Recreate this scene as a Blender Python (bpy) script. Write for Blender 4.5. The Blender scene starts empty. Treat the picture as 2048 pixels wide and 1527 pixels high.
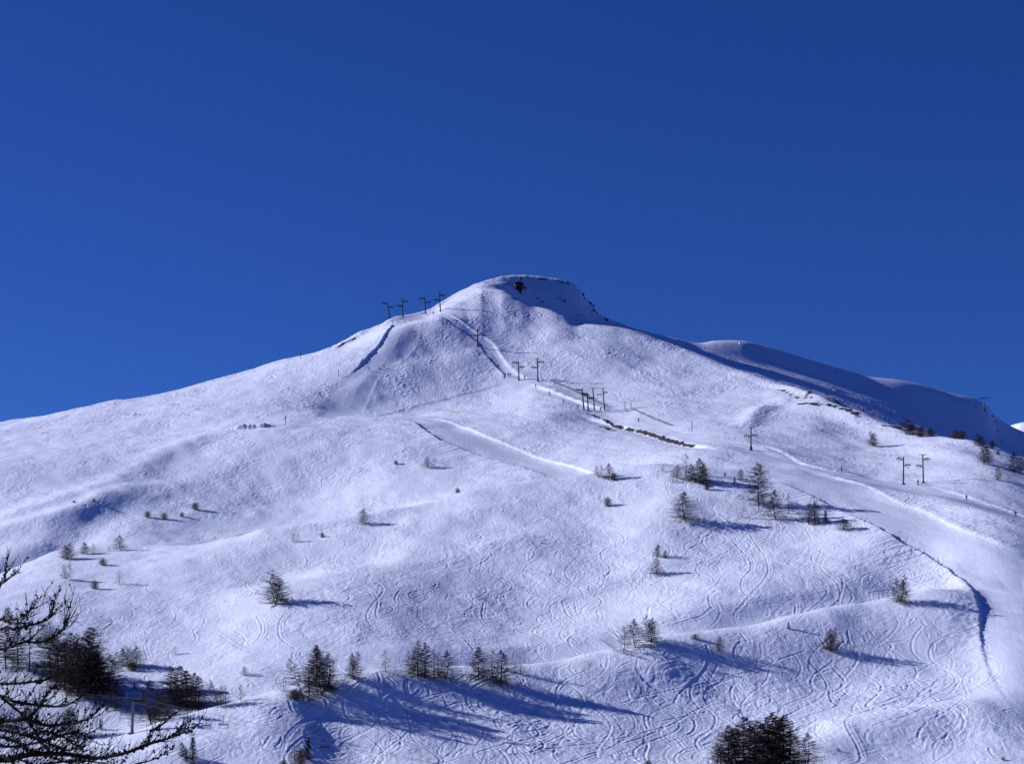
import bpy, bmesh, math, random
import numpy as np
from mathutils import Vector, Matrix

# ------------------------------------------------------------------ camera, sky, sun, exposure
F, U0, V0 = 3822.0, 1024.0, 1300.0        # focal length in photo pixels (2048 wide), principal column, horizon row
SUN_EL, SUN_TURN = 23.0, 18.0             # sun 23 deg up, on the left and 18 deg behind the mountain side
scene = bpy.context.scene
C = scene.collection
cam_d = bpy.data.cameras.new("camera")
cam_d.sensor_width = 36.0
cam_d.lens = F / 2048.0 * 36.0
cam_d.shift_y = (V0 - 763.5) / 2048.0
cam_d.clip_start = 0.5
cam_d.clip_end = 20000.0
cam = bpy.data.objects.new("camera", cam_d)
C.objects.link(cam)
cam.location = (0, 0, 0)
cam.rotation_euler = (math.radians(90), 0, 0)
scene.camera = cam

world = bpy.data.worlds.new("World")
scene.world = world
world.use_nodes = True
wt = world.node_tree
bg = wt.nodes["Background"]
sky = wt.nodes.new("ShaderNodeTexSky")
sky.sky_type = 'NISHITA'
sky.sun_disc = False
sky.sun_elevation = math.radians(SUN_EL)
sky.sun_rotation = math.radians(-(90.0 - SUN_TURN))
sky.altitude = 3000.0
sky.air_density = 1.0
sky.dust_density = 0.2
sky.ozone_density = 4.0
tint = wt.nodes.new("ShaderNodeMix"); tint.data_type = 'RGBA'; tint.blend_type = 'MULTIPLY'
tint.inputs[0].default_value = 1.0
tint.inputs[7].default_value = (0.138, 0.268, 0.65, 1)
wt.links.new(sky.outputs[0], tint.inputs[6])
wt.links.new(tint.outputs[2], bg.inputs[0])
bg.inputs[1].default_value = 0.10

sun_d = bpy.data.lights.new("sun", 'SUN')
sun_d.energy = 5.0
sun_d.angle = math.radians(0.5)
sun_d.color = (0.97, 0.97, 1.0)
sun = bpy.data.objects.new("sun", sun_d)
C.objects.link(sun)
_e, _a = math.radians(SUN_EL), math.radians(SUN_TURN)
SUN = Vector((-math.cos(_e) * math.cos(_a), math.cos(_e) * math.sin(_a), math.sin(_e)))
sun.rotation_euler = SUN.to_track_quat('Z', 'Y').to_euler()
sun.location = (-200, 100, 300)

vs = scene.view_settings
vs.view_transform = 'Standard'
vs.look = 'None'
vs.exposure = 0.25
vs.gamma = 1.0
scene.cycles.max_bounces = 4
scene.cycles.diffuse_bounces = 2
scene.cycles.use_adaptive_sampling = True

rng = np.random.default_rng(7)
random.seed(11)

# ------------------------------------------------------------------ terrain
def pchip(x, y):
    """slopes of a monotone cubic; x, y are [K, C]"""
    h = np.diff(x, axis=0); dl = np.diff(y, axis=0) / h
    d = np.zeros_like(y)
    a, b = dl[:-1], dl[1:]
    w1 = 2 * h[1:] + h[:-1]; w2 = h[1:] + 2 * h[:-1]
    ok = (a * b) > 0
    with np.errstate(divide='ignore', invalid='ignore'):
        hm = (w1 + w2) / (w1 / np.where(ok, a, 1) + w2 / np.where(ok, b, 1))
    d[1:-1] = np.where(ok, hm, 0)
    d[0] = dl[0]; d[-1] = dl[-1]
    return d

def curve(knots, u, blur=0.0):
    k = np.array(sorted(knots.items()), float)
    x, y = k[:, :1], k[:, 1:]
    d = pchip(x, y)[:, 0]
    x, y = x[:, 0], y[:, 0]
    uu = np.clip(u, x[0], x[-1])
    i = np.clip(np.searchsorted(x, uu, side='right') - 1, 0, len(x) - 2)
    h = x[i + 1] - x[i]; t = (uu - x[i]) / h
    r = ((2*t**3 - 3*t**2 + 1) * y[i] + (t**3 - 2*t**2 + t) * h * d[i]
         + (-2*t**3 + 3*t**2) * y[i + 1] + (t**3 - t**2) * h * d[i + 1])
    return r

U_ALL = np.concatenate([np.arange(-1500, -120, 20.0), np.arange(-120, 2170, 1.15), np.arange(2180, 3560, 20.0)])
K = lambda **k: k
def kn(s):
    out = {}
    for p in s.split():
        a, b = p.split(':'); out[float(a)] = float(b)
    return out

# each row: (photo row, distance) of one contour of the mountain, front to back
E_V = kn("-300:1520 0:1500 130:1488 258:1466 340:1441 400:1423 455:1411 500:1398 572:1380 663:1363 725:1350 770:1344 850:1342 930:1343 1018:1337 1100:1329 1152:1319 1213:1305 1274:1291 1320:1276 1400:1268 1488:1260 1562:1243 1680:1213 1736:1205 1823:1186 1860:1180 1900:1183 1940:1187 1975:1196 2048:1208 2350:1235")
E_D = kn("-300:335 0:342 258:345 400:352 600:362 800:372 1000:385 1300:400 1560:410 1850:425 1930:424 2048:412 2350:412")
J_V = kn("-300:1200 0:1128 120:1104 250:1100 400:1090 500:1077 620:1061 750:1038 850:1013 950:984 1050:967 1190:954 1300:941 1400:937 1500:942 1600:955 1750:975 1900:1000 2048:1040 2350:1100")
J_D = kn("-300:560 0:560 400:560 600:560 800:565 1000:572 1200:575 1400:562 1550:550 1750:537 1900:515 2048:488 2350:492")
A_V = kn("-300:880 0:855 200:822 400:780 600:735 700:700 780:662 850:641 885:622 930:598 967:584 1000:585 1036:599 1066:614 1105:625 1127:634 1160:650 1200:653 1250:658 1300:670 1350:689 1400:711 1500:750 1600:776 1700:820 1800:850 1900:872 1960:886 2048:915 2350:990")
A_D = kn("-300:825 0:830 400:850 700:865 850:890 930:925 967:938 1000:940 1036:934 1066:927 1105:920 1160:907 1200:900 1250:893 1300:885 1400:855 1600:765 1800:678 2048:608 2350:605")
S_V = kn("-300:870 0:844 40:838 60:836 100:831 170:815 225:801 240:799 265:800 320:788 400:765 500:740 600:715 660:697 690:680 720:662 742:655 761:648 783:636 811:631 852:620 885:601 912:588 940:576 967:565 984:560 1006:553.5 1025:550.5 1050:550 1077:552 1105:556 1132:561 1154:572 1163:583 1174:599 1187:611 1195:626 1212:636 1237:646 1280:662 1300:667 1350:680 1400:691 1430:687 1450:686 1480:687 1530:699 1600:722 1700:755 1740:768 1800:775 1900:800 1950:812 1975:825 1995:850 2048:880 2350:960")
S_D = kn("-300:865 0:865 400:875 700:895 850:925 960:985 1040:1020 1150:1030 1200:1030 1300:1040 1400:1100 1600:1230 1800:1420 1960:1560 2048:1620 2350:1800")
def add(V, off, u): return curve(V, u) + (curve(off, u) if isinstance(off, dict) else off)

def contour_rows(u):
    R = []
    def c(v, d): R.append((curve(v, u) if isinstance(v, dict) else v, curve(d, u) if isinstance(d, dict) else d))
    def zc(z, d): R.append((np.full_like(u, V0 - z * F / d), np.full_like(u, d)))
    zc(-1.9, 2.0); zc(-7.2, 16.0); zc(-20, 60.0); zc(-38, 150.0); zc(-42, 220.0)
    c(kn("-300:1660 2350:1640"), kn("-300:285 2350:282"))
    c(kn("-300:1560 0:1550 400:1530 1600:1530 2048:1527 2350:1530"), kn("-300:315 0:318 800:326 1500:336 1800:334 2048:330 2350:330"))
    c(kn("-300:1535 0:1522 150:1518 250:1505 400:1472 600:1440 800:1425 1000:1415 1300:1390 1600:1368 1800:1348 1900:1342 2000:1345 2048:1350 2350:1380"),
      kn("-300:320 0:326 400:335 800:351 1200:364 1600:378 1900:380 2048:371 2350:370"))
    c(E_V, E_D)
    c(add(E_V, kn("-300:4 400:4 1800:5 1900:4 1950:-10 2048:-20 2350:-20"), u), curve(E_D, u) + curve(kn("-300:18 1800:16 2048:10 2350:10"), u))
    c(kn("-300:1420 0:1410 150:1402 300:1388 450:1350 600:1312 800:1292 1000:1290 1200:1262 1400:1215 1600:1180 1800:1140 1900:1140 1960:1156 2048:1172 2350:1200"),
      kn("-300:380 0:385 400:397 800:415 1200:430 1600:447 1800:462 1900:455 2048:436 2350:438"))
    c(kn("-300:1340 0:1300 200:1290 400:1260 600:1200 800:1180 1000:1180 1200:1160 1400:1110 1600:1078 1750:1060 1900:1078 2048:1110 2350:1150"),
      kn("-300:430 0:430 400:445 800:465 1200:480 1600:492 1800:485 2048:457 2350:460"))
    c(kn("-300:1265 0:1205 200:1180 400:1150 600:1110 800:1085 1000:1060 1200:1040 1400:1010 1600:1003 1750:1012 1900:1030 2048:1060 2350:1120"),
      kn("-300:480 0:480 400:500 800:515 1200:525 1600:522 1800:514 2048:476 2350:480"))
    c(J_V, J_D)
    c(add(J_V, kn("-300:-16 250:-14 450:2 600:4 1150:4 1300:2 1450:-1 1600:-6 2350:-6"), u), curve(J_D, u) + 18)
    c(kn("-300:1150 0:1085 200:1040 400:1022 600:1002 800:950 1000:928 1200:915 1400:902 1600:925 1750:955 1900:975 2048:1015 2350:1075"),
      kn("-300:600 0:600 400:628 600:638 800:645 1000:650 1200:640 1400:615 1550:597 1750:572 1900:549 2048:522 2350:526"))
    c(kn("-300:1060 0:1003 200:962 400:930 600:895 800:872 1000:862 1200:860 1400:860 1600:890 1750:925 1900:950 2048:990 2350:1050"),
      kn("-300:640 0:645 400:680 600:692 800:700 1000:705 1200:700 1400:675 1600:640 1800:592 2048:540 2350:544"))
    c(kn("-300:960 0:925 200:895 400:868 500:853 600:842 830:836 1000:830 1100:815 1200:826 1300:818 1400:826 1600:850 1750:895 1900:925 2048:965 2350:1030"),
      kn("-300:690 0:700 400:735 600:745 800:750 1000:755 1200:750 1300:745 1400:730 1600:690 1800:622 2048:558 2350:560"))
    c(kn("-300:925 0:892 200:862 400:830 600:815 700:829 830:829 950:812 1100:782 1200:780 1300:775 1400:785 1600:815 1750:870 1900:900 2048:945 2350:1012"),
      kn("-300:745 0:755 400:790 700:790 850:790 1000:800 1200:800 1300:800 1400:783 1600:730 1800:645 2048:576 2350:578"))
    c(kn("-300:900 0:872 200:840 400:802 600:768 700:745 850:720 1000:705 1200:705 1300:720 1400:742 1600:795 1750:850 1900:885 2048:930 2350:1000"),
      kn("-300:785 0:795 400:822 700:835 850:850 1000:862 1100:858 1200:853 1300:845 1400:826 1600:750 1800:662 2048:593 2350:593"))
    c(A_V, A_D)
    c(kn("-300:876 0:850 200:814 400:772 600:724 700:692 780:654 850:634 885:612 930:588 967:574 1000:578 1036:601 1066:617 1105:628 1160:653 1200:656 1250:661 1300:675 1400:717 1600:789 1800:864 2048:932 2350:1010"),
      kn("-300:840 0:845 400:860 700:876 850:905 960:955 1000:965 1100:975 1200:970 1300:950 1400:930 1600:850 1800:760 2048:700 2350:680"))
    c(kn("-300:874 0:847 200:808 400:769 600:720 700:687 780:646 850:628 885:607 930:582 967:569 1000:566 1030:568 1066:574 1100:584 1150:608 1200:645 1300:671 1400:705 1600:752 1800:812 2048:905 2350:980"),
      kn("-300:850 0:855 400:867 700:884 850:914 960:970 1100:1002 1200:1002 1300:1000 1400:1010 1600:1040 1800:1080 2048:1140 2350:1200"))
    c(S_V, S_D)
    zs = (V0 - curve(S_V, u)) / F * curve(S_D, u)
    d1 = curve(S_D, u) + 70
    R.append((V0 - (zs - 28) * F / d1, d1))
    d2 = curve(S_D, u) + 500
    R.append((V0 - (zs * 0.2 - 30) * F / d2, d2))
    zc(-60, 4000.0); zc(-60, 9000.0)
    V = np.array([np.broadcast_to(r[0], u.shape) for r in R]); D = np.array([np.broadcast_to(r[1], u.shape) for r in R])
    return V, D

def smooth_cols(A, n):
    if n < 1: return A
    k = np.exp(-0.5 * (np.arange(-3*n, 3*n + 1) / n) ** 2); k /= k.sum()
    P = np.pad(A, ((0, 0), (3*n, 3*n)), mode='edge')
    out = np.zeros_like(A)
    for i, w in enumerate(k): out += w * P[:, i:i + A.shape[1]]
    return out

U_FINE = np.arange(-1500, 3562, 1.15)
KV, KD = contour_rows(U_FINE)
n_sky = KV.shape[0] - 5
KD = smooth_cols(KD, 30)
sV = smooth_cols(KV, 12)
for i in range(KV.shape[0]):
    KV[i] = sV[i] if i not in (n_sky, n_sky - 3) else 0.5 * (KV[i] + smooth_cols(KV[i:i+1], 2)[0])
KV = np.array([np.interp(U_ALL, U_FINE, r) for r in KV]); KD = np.array([np.interp(U_ALL, U_FINE, r) for r in KD])
KZ = (V0 - KV) / F * KD
slope = pchip(KD, KZ)
inview = (U_ALL > 0) & (U_ALL < 2048)
Drows, Zrows = [], []
for k in range(KD.shape[0] - 1):
    dv = np.abs(KV[k + 1] - KV[k])[inview]
    vis = (np.minimum(KV[k], KV[k+1])[inview] < 1540)
    n = int(np.clip((dv * vis).max() * 1.05, 7, 230)) if vis.any() else 8
    if k == n_sky - 2 or k == n_sky - 1: n = max(n, 40)
    t = (np.arange(n) / n)[:, None]
    h = (KD[k+1] - KD[k])[None]
    Drows.append(KD[k][None] + t * h)
    Zrows.append((2*t**3 - 3*t**2 + 1) * KZ[k] + (t**3 - 2*t**2 + t) * h * slope[k] + (-2*t**3 + 3*t**2) * KZ[k+1] + (t**3 - t**2) * h * slope[k+1])
D = np.vstack(Drows + [KD[-1:]]); Z = np.vstack(Zrows + [KZ[-1:]])
X = (U_ALL - U0)[None] / F * D
NR, NC = D.shape
BASEV = V0 - Z / D * F

def col_of(u): return int(np.clip(np.argmin(np.abs(U_ALL - u)), 0, NC - 1))
def hit(u, v, ZZ=None):
    """first ground point seen along the ray through photo pixel (u, v)"""
    c = col_of(u); z = (Z if ZZ is None else ZZ)[:, c]; d = D[:, c]
    vv = V0 - z / d * F
    i = int(np.argmax(vv <= v))
    if vv[i] > v or i == 0: i = int(np.argmin(vv)); return Vector(((u - U0) / F * d[i], d[i], z[i]))
    t = (vv[i-1] - v) / max(1e-9, vv[i-1] - vv[i])
    dd = d[i-1] + t * (d[i] - d[i-1]); zz = z[i-1] + t * (z[i] - z[i-1])
    return Vector(((u - U0) / F * dd, dd, zz))
def ground(x, y):
    c = col_of(U0 + x / y * F)
    return float(np.interp(y, D[:, c], Z[:, c]))

def spectral(nx, ny, dx, lo, hi, beta, ax=1.0, ay=1.0, seed=0, ang=0.0):
    """random height raster, wavelengths lo..hi metres, unit deviation"""
    r = np.random.default_rng(seed)
    w = np.fft.rfft2(r.standard_normal((ny, nx)).astype(np.float32))
    fy = np.fft.fftfreq(ny, dx)[:, None]; fx = np.fft.rfftfreq(nx, dx)[None]
    ca, sa = math.cos(ang), math.sin(ang)
    f = np.sqrt(((fx * ca + fy * sa) * ax) ** 2 + ((-fx * sa + fy * ca) * ay) ** 2) + 1e-9
    amp = f ** (-beta) * (1 / (1 + (f * lo) ** 8)) * (1 / (1 + (1 / (f * hi)) ** 6))
    h = np.fft.irfft2(w * amp, s=(ny, nx)).astype(np.float32)
    return h / h.std()

def sample(R, x, y, x0, y0, dx):
    ix = np.clip((x - x0) / dx, 0, R.shape[1] - 1.001); iy = np.clip((y - y0) / dx, 0, R.shape[0] - 1.001)
    i = ix.astype(np.int32); j = iy.astype(np.int32); fx = ix - i; fy = iy - j
    return (R[j, i] * (1-fx) * (1-fy) + R[j, i+1] * fx * (1-fy) + R[j+1, i] * (1-fx) * fy + R[j+1, i+1] * fx * fy)

ZB = Z.copy()
# --- stamps: ridges, gullies and banks drawn along lines on the ground
def px_line(pts, n=1):
    return [hit(u, v, ZB) for u, v in pts]
def resample(P, step):
    out = [P[0]]
    for a, b in zip(P[:-1], P[1:]):
        L = (b - a).length; m = max(1, int(L / step))
        for i in range(1, m + 1): out.append(a.lerp(b, i / m))
    return out
def catmull(P, n=8):
    Q = [P[0]] + list(P) + [P[-1]]; out = []
    for i in range(1, len(Q) - 2):
        a, b, c, d = Q[i-1], Q[i], Q[i+1], Q[i+2]
        for k in range(n):
            t = k / n
            out.append(0.5 * ((2*b) + (c - a)*t + (2*a - 5*b + 4*c - d)*t*t + (3*b - a - 3*c + d)*t**3))
    out.append(Q[-2]); return out
def line_field(pts, R):
    """signed distance (positive on the left of the direction of travel, seen from above) and position 0..1 along the line"""
    P = np.array([(p.x, p.y) for p in catmull(px_line(pts), 5)])
    m = (X > P[:, 0].min() - R) & (X < P[:, 0].max() + R) & (D > P[:, 1].min() - R) & (D < P[:, 1].max() + R)
    idx = np.nonzero(m)
    x, y = X[idx], D[idx]
    best = np.full(x.shape, 1e9); s = np.zeros_like(x); seg = []
    L = np.concatenate([[0], np.cumsum(np.hypot(*np.diff(P, axis=0).T))])
    for i in range(len(P) - 1):
        ax, ay = P[i]; bx, by = P[i+1] - P[i]; l2 = bx*bx + by*by
        if l2 < 1e-6: continue
        t = np.clip(((x - ax)*bx + (y - ay)*by) / l2, 0, 1)
        qx, qy = x - ax - t*bx, y - ay - t*by
        d = np.hypot(qx, qy); c = bx*qy - by*qx
        u = d < best
        best[u] = d[u]; s[u] = (np.sign(c) * d)[u]
        seg.append((d.astype(np.float32), ((L[i] + t*math.sqrt(l2)) / L[-1]).astype(np.float32), math.sqrt(l2)))
    ws = np.zeros_like(x); wa = np.zeros_like(x); sg2 = 2 * (.16 * R)**2
    for d, a_, l_ in seg:      # position along the line, blended between neighbouring segments
        w_ = l_ * np.exp(-(d.astype(float)**2 - best**2) / sg2); ws += w_; wa += w_ * a_
    return idx, s, wa / np.maximum(ws, 1e-9), L[-1]
def taper(a, e0=0.12, e1=0.12):
    r = np.ones_like(a)
    if e0: r *= np.clip(a / e0, 0, 1)
    if e1: r *= np.clip((1 - a) / e1, 0, 1)
    return r * r * (3 - 2*r)
def ridge(pts, h, w, e0=.15, e1=.15):
    idx, s, a, L = line_field(pts, 3*w)
    Z[idx] += h * np.exp(-(s / w)**2) * taper(a, e0, e1)
def wob(a, L, amp=0.3, wl=6.0):
    return 1 + amp * (np.sin(a*L/wl*6.28) + 0.7*np.sin(a*L/wl*2.9*6.28 + 1.3) + .5*np.sin(a*L/wl*5.3*6.28 + .4)) / 2
def bank(pts, h, side, w=0.7, back=6.0, e0=.12, e1=.12, inner=0.0):
    """a bank beside a groomed run: high on `side` (+1 left, -1 right), steep towards the run, easing out behind"""
    idx, s, a, L = line_field(pts, back*3)
    q = s * side + 0.15 * (wob(a, L, 1.0, 7.0) - 1)
    up = 1 / (1 + np.exp(-np.clip(q / w, -30, 30) * 2.2))
    Z[idx] += h * wob(a, L, .25, 9) * up * np.exp(-np.clip(q, 0, None) / back) * taper(a, e0, e1)
    if inner: Z[idx] -= inner * (1 - up) * np.exp(-np.clip(-q, 0, None) / (back*.8)) * taper(a, e0, e1)

# broad relief
RX0, RY0, RD = -560.0, 240.0, 1.0
low = spectral(1300, 1400, RD, 22, 130, 2.0, seed=3)
mid = spectral(1300, 1400, RD, 6, 30, 1.7, ax=.8, ay=1.2, seed=4, ang=.5)
edge = np.clip((D - 290) / 40, 0, 1) * np.clip((1250 - D) / 150, 0, 1)
NOISE = edge * np.clip(1.3 - (D - 930) / 120, .15, 1) * (0.35 * sample(low, X, D, RX0, RY0, RD) + 0.10 * sample(mid, X, D, RX0, RY0, RD))

Z += NOISE
# left flank: gully in shade and the ribs above it
ridge([(-90,1160), (10,1120), (125,1082), (240,1026), (330,985), (400,955)], -5.6, 9, .02, .95)
ridge([(-90,1100), (0,1072), (130,1032), (250,990), (340,950)], 2.4, 9, .1, .4)
ridge([(-90,1090), (0,1045), (110,1005), (220,962), (330,910), (450,858)], 1.2, 8)
ridge([(100,1112), (165,1076), (235,1036), (310,995), (420,945), (520,905)], 1.0, 7, .1, .6)
ridge([(-60,1010), (60,960), (200,900), (330,860)], -.5, 16)
ridge([(560,850), (480,905), (380,960), (300,1010)], .5, 12)
ridge([(330,1100), (480,1080), (620,1062), (760,1036), (860,1010), (960,984)], 1.0, 9)
# crests of the two snow ridges, and the arete under the summit
ridge([(200,1478), (340,1445), (455,1414), (572,1383), (663,1366), (770,1347), (850,1345), (930,1346), (1018,1340), (1100,1332), (1213,1308), (1320,1279), (1400,1271), (1488,1263), (1562,1246), (1680,1216), (1823,1189), (1870,1186)], .55, 7, .05, .12)
ridge([(440,1088), (500,1080), (620,1064), (750,1041), (850,1016), (950,987), (1050,970), (1190,957), (1300,944), (1400,940)], 1.5, 8, .1, .1)
ridge([(960,581), (1000,586), (1036,602), (1066,617), (1105,628), (1127,637), (1160,652)], .8, 7)
ridge([(1020,1430), (1200,1400), (1500,1370)], -1.2, 12)
ridge([(1640,1340), (1800,1300), (1900,1290)], -1.0, 12)
# hollow in the front of the lowest ridge and its shadowed dip
ridge([(640,1395), (665,1440), (690,1500), (700,1560)], -1.7, 7, .2, .02)
ridge([(560,1400), (580,1450), (600,1520)], .8, 9, .2, .05)
ridge([(1640,1478), (1760,1455), (1880,1440), (1990,1418)], 1.2, 7)
ridge([(1610,1545), (1700,1502), (1850,1470), (2000,1440)], 1.5, 12)
ridge([(1590,1520), (1740,1480), (1860,1462)], .8, 8)
ridge([(852,655), (846,690), (838,725), (815,760)], .35, 9)
ridge([(890,640), (905,675), (925,715), (930,750)], 1.9, 13, .1, .3)
# hollow beneath the middle ridge
ridge([(560,1130), (620,1110), (700,1105)], -3.2, 15)
ridge([(1330,1000), (1320,1040), (1300,1100), (1310,1160)], 2.2, 12)
ridge([(1000,1080), (1080,1130), (1190,1190)], 1.5, 14)
ridge([(1540,810), (1510,830), (1495,858)], 1.3, 4.5)
ridge([(1530,806), (1600,800), (1660,820), (1740,838)], 1.2, 8)
ridge([(1400,790), (1300,760), (1180,700), (1120,650)], 1.5, 18)

# groomed runs: banks of ploughed snow along their edges
bank([(786,652), (765,680), (735,715), (708,742), (690,752)], .95, -1, .45, 6, .05, .25)
bank([(874,629), (905,655), (950,685), (972,715)], 0.35, -1, .4, 4)
bank([(890,624), (920,645), (950,668), (985,690), (1005,720), (1040,752), (1075,760)], .6, 1, .6, 4)
bank([(972,716), (992,735), (1006,748), (1010,758)], .55, -1, .4, 4)
bank([(1060,768), (1120,790), (1180,815), (1230,822)], 1.1, 1, .8, 4)
bank([(815,838), (850,860), (880,882), (935,903), (1010,925), (1085,948), (1150,957)], .8, -1, .45, 8, .12, .2)
ridge([(850,842), (900,848), (960,870), (1020,893), (1100,922), (1180,950)], -1.2, 9)
bank([(830,834), (900,842), (960,862), (1020,885), (1100,915), (1185,945), (1230,962)], .55, 1, .5, 6, .12, .2)
ridge([(842,642), (835,690), (800,725), (768,742), (740,795), (722,830)], .08, .9)
bank([(1008,767), (960,782), (880,803), (800,820), (740,832)], .25, -1, .7, 5)
bank([(786,650), (840,640), (870,630)], .22, 1, .5, 4)
bank([(1505,892), (1560,905), (1620,930), (1690,945), (1740,955)], .5, 1, .7, 5)
bank([(1860,972), (1930,992), (2000,1015), (2060,1036)], .35, 1, .7, 5, .15, .02)
bank([(1150,826), (1230,845), (1320,872), (1400,893), (1440,905)], -1.3, -1, 1.2, 7)
bank([(1550,958), (1640,1000), (1720,1040), (1790,1078), (1850,1108), (1905,1145), (1935,1172), (1952,1192), (1962,1225), (1962,1262), (1968,1300), (1985,1350), (2010,1400), (2040,1450)], .62, -1, .45, 8, .1, .35, .1)
bank([(1600,935), (1680,958), (1760,988), (1850,1025), (1920,1060), (2000,1090), (2060,1115)], .45, 1, .8, 6)
ridge([(1890,1160), (1850,1172), (1800,1178)], -.7, 6)
bank([(470,862), (500,860), (535,857)], 2.0, 1, .5, 5, .2, .2)

# --- masks painted on the ground: groomed runs and bare earth
def in_poly(pts, feather=3.0):
    """soft mask of a patch whose outline is given on the ground"""
    P = np.array([(p.x, p.y) for p in catmull(px_line(pts + [pts[0]]), 4)])
    m = (X > P[:, 0].min()) & (X < P[:, 0].max()) & (D > P[:, 1].min()) & (D < P[:, 1].max())
    idx = np.nonzero(m); x, y = X[idx], D[idx]
    ins = np.zeros(x.shape, bool); best = np.full(x.shape, 1e9)
    for i in range(len(P) - 1):
        (ax, ay), (bx, by) = P[i], P[i+1]
        if ay != by:
            c = ((ay > y) != (by > y)) & (x < (bx-ax)*(y-ay)/(by-ay) + ax); ins ^= c
        ex, ey = bx-ax, by-ay; l2 = ex*ex + ey*ey + 1e-9
        t = np.clip(((x-ax)*ex + (y-ay)*ey) / l2, 0, 1)
        best = np.minimum(best, np.hypot(x-ax-t*ex, y-ay-t*ey))
    return idx, np.where(ins, np.clip(best / feather, 0, 1), 0)
groom = np.zeros_like(Z); bare = np.zeros_like(Z)
for poly, g in [
    ([(788,651), (840,642), (832,690), (795,735), (765,760), (728,828), (640,836), (650,790), (695,755), (735,720)], .97),
    ([(870,628), (892,626), (950,670), (985,692), (1040,754), (1100,772), (1190,818), (1300,838), (1420,872), (1500,890), (1620,930), (1740,952), (1860,972), (1980,1010), (2060,1040), (2060,1065), (1960,1020), (1840,985), (1640,950), (1500,912), (1400,885), (1200,828), (1100,795), (1040,762), (1000,745), (960,700), (905,655)], .9),
    ([(815,838), (900,842), (960,862), (1100,915), (1200,950), (1100,950), (1010,925), (935,903), (880,882)], .9),
    ([(1480,938), (1600,937), (1680,958), (1760,988), (1850,1025), (1920,1060), (2000,1090), (2120,1140), (2120,1500), (2040,1450), (1985,1350), (1968,1300), (1962,1262), (1962,1225), (1950,1190), (1905,1145), (1850,1108), (1720,1040), (1640,1000), (1550,958)], .92),
    ([(735,830), (900,795), (1005,768), (1010,775), (900,806), (735,838)], .6),
    ([(620,1000), (800,1000), (1000,975), (900,940), (760,960), (600,960)], .45),
    ([(750,1280), (1100,1290), (1350,1240), (1600,1190), (1640,1210), (1500,1255), (1250,1300), (1000,1335), (760,1340)], .45),
]:
    idx, m = in_poly(poly); groom[idx] = np.maximum(groom[idx], m * g)
    if g > .7:      # the piste machine has levelled the small swells
        idx, m = in_poly(poly, 9.0); Z[idx] -= m * NOISE[idx]; NOISE[idx] *= 1 - m
def bare_line(pts, w, amt=1.0):
    idx, s, a, L = line_field(pts, w*2.5)
    m = np.exp(-(s / w)**2) * taper(a, .08, .08) * amt
    bare[idx] = np.maximum(bare[idx], m)
bare_line([(1146,824), (1190,832), (1240,848), (1290,862), (1350,880), (1400,893)], 1.0, 1.0)
bare_line([(1500,770), (1560,777), (1620,785), (1660,792)], 1.8, .5)
bare_line([(1590,808), (1640,815), (1680,822), (1720,838)], 2.2, .72)
bare_line([(1640,790), (1670,800), (1680,812)], 2.0, .7)
bare_line([(1760,846), (1790,850), (1820,858)], 1.8, .7)
bare_line([(672,698), (690,686), (712,674)], 1.6, .75)
bare_line([(1040,552), (1080,556), (1120,562), (1150,574)], 3, .42)
bare_line([(970,562), (1000,556), (1040,552)], 2.4, .42)
bare_line([(1175,850), (1200,848), (1230,856)], 2.0, .5)
bare_line([(268,828), (278,826)], 1.2, .8)
bare_line([(388,821), (400,817)], 1.0, .8)

# --- fine relief: ski tracks and wind-carved snow
TX0, TY0, TD = -300.0, 285.0, 0.25
TNX, TNY = 2400, 3000
ys = np.arange(280, 1050, 3.0)
cs = np.arange(0, NC, 4)
ZC = np.array([np.interp(ys, D[:, c], Z[:, c]) for c in cs]).T
UC = U_ALL[cs]
def zq(x, y):
    u = U0 + x / y * F
    i = min(max(int(np.searchsorted(UC, u)) - 1, 0), len(UC) - 2); j = min(max(int((y - 280) / 3), 0), len(ys) - 2)
    fu = (u - UC[i]) / (UC[i+1] - UC[i]); fy = (y - ys[j]) / 3
    return (ZC[j,i]*(1-fu)*(1-fy) + ZC[j,i+1]*fu*(1-fy) + ZC[j+1,i]*(1-fu)*fy + ZC[j+1,i+1]*fu*fy)
def grad(x, y, e=5.0):
    return (zq(x+e, y) - zq(x-e, y)) / (2*e), (zq(x, y+e) - zq(x, y-e)) / (2*e)
PTS = [[], [], []]
def run_track(x, y, length, amp, wl, ph, drift=0.0, step=0.5):
    px_, py_ = None, None; s = 0; pts = []
    while s < length:
        if y < 292 or y > 1000: break
        gx, gy = grad(x, y); g = math.hypot(gx, gy) + 1e-6
        fx, fy = -gx / g, -gy / g
        th = amp * math.sin(ph + s / wl * 2*math.pi) + drift
        ct, st = math.cos(th), math.sin(th)
        dx, dy = fx*ct - fy*st, fx*st + fy*ct
        x += dx*step; y += dy*step; s += step
        pts.append((x, y))
    return pts
def draw(pts, cls=2):
    if len(pts) < 3: return
    p = np.array(pts); seg = np.hypot(*np.diff(p, axis=0).T); L = np.concatenate([[0], np.cumsum(seg)])
    n = int(L[-1] / 0.12); q = np.linspace(0, L[-1], max(3, n))
    PTS[cls].append(np.stack([np.interp(q, L, p[:, 0]), np.interp(q, L, p[:, 1])], 1))
def px_track(pts, pair=True):
    P = catmull(px_line(pts), 10)
    a = [(p.x, p.y) for p in P]; draw(a, 0)
    if pair: draw([(x + .6, y + .2) for x, y in a], 1)
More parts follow.
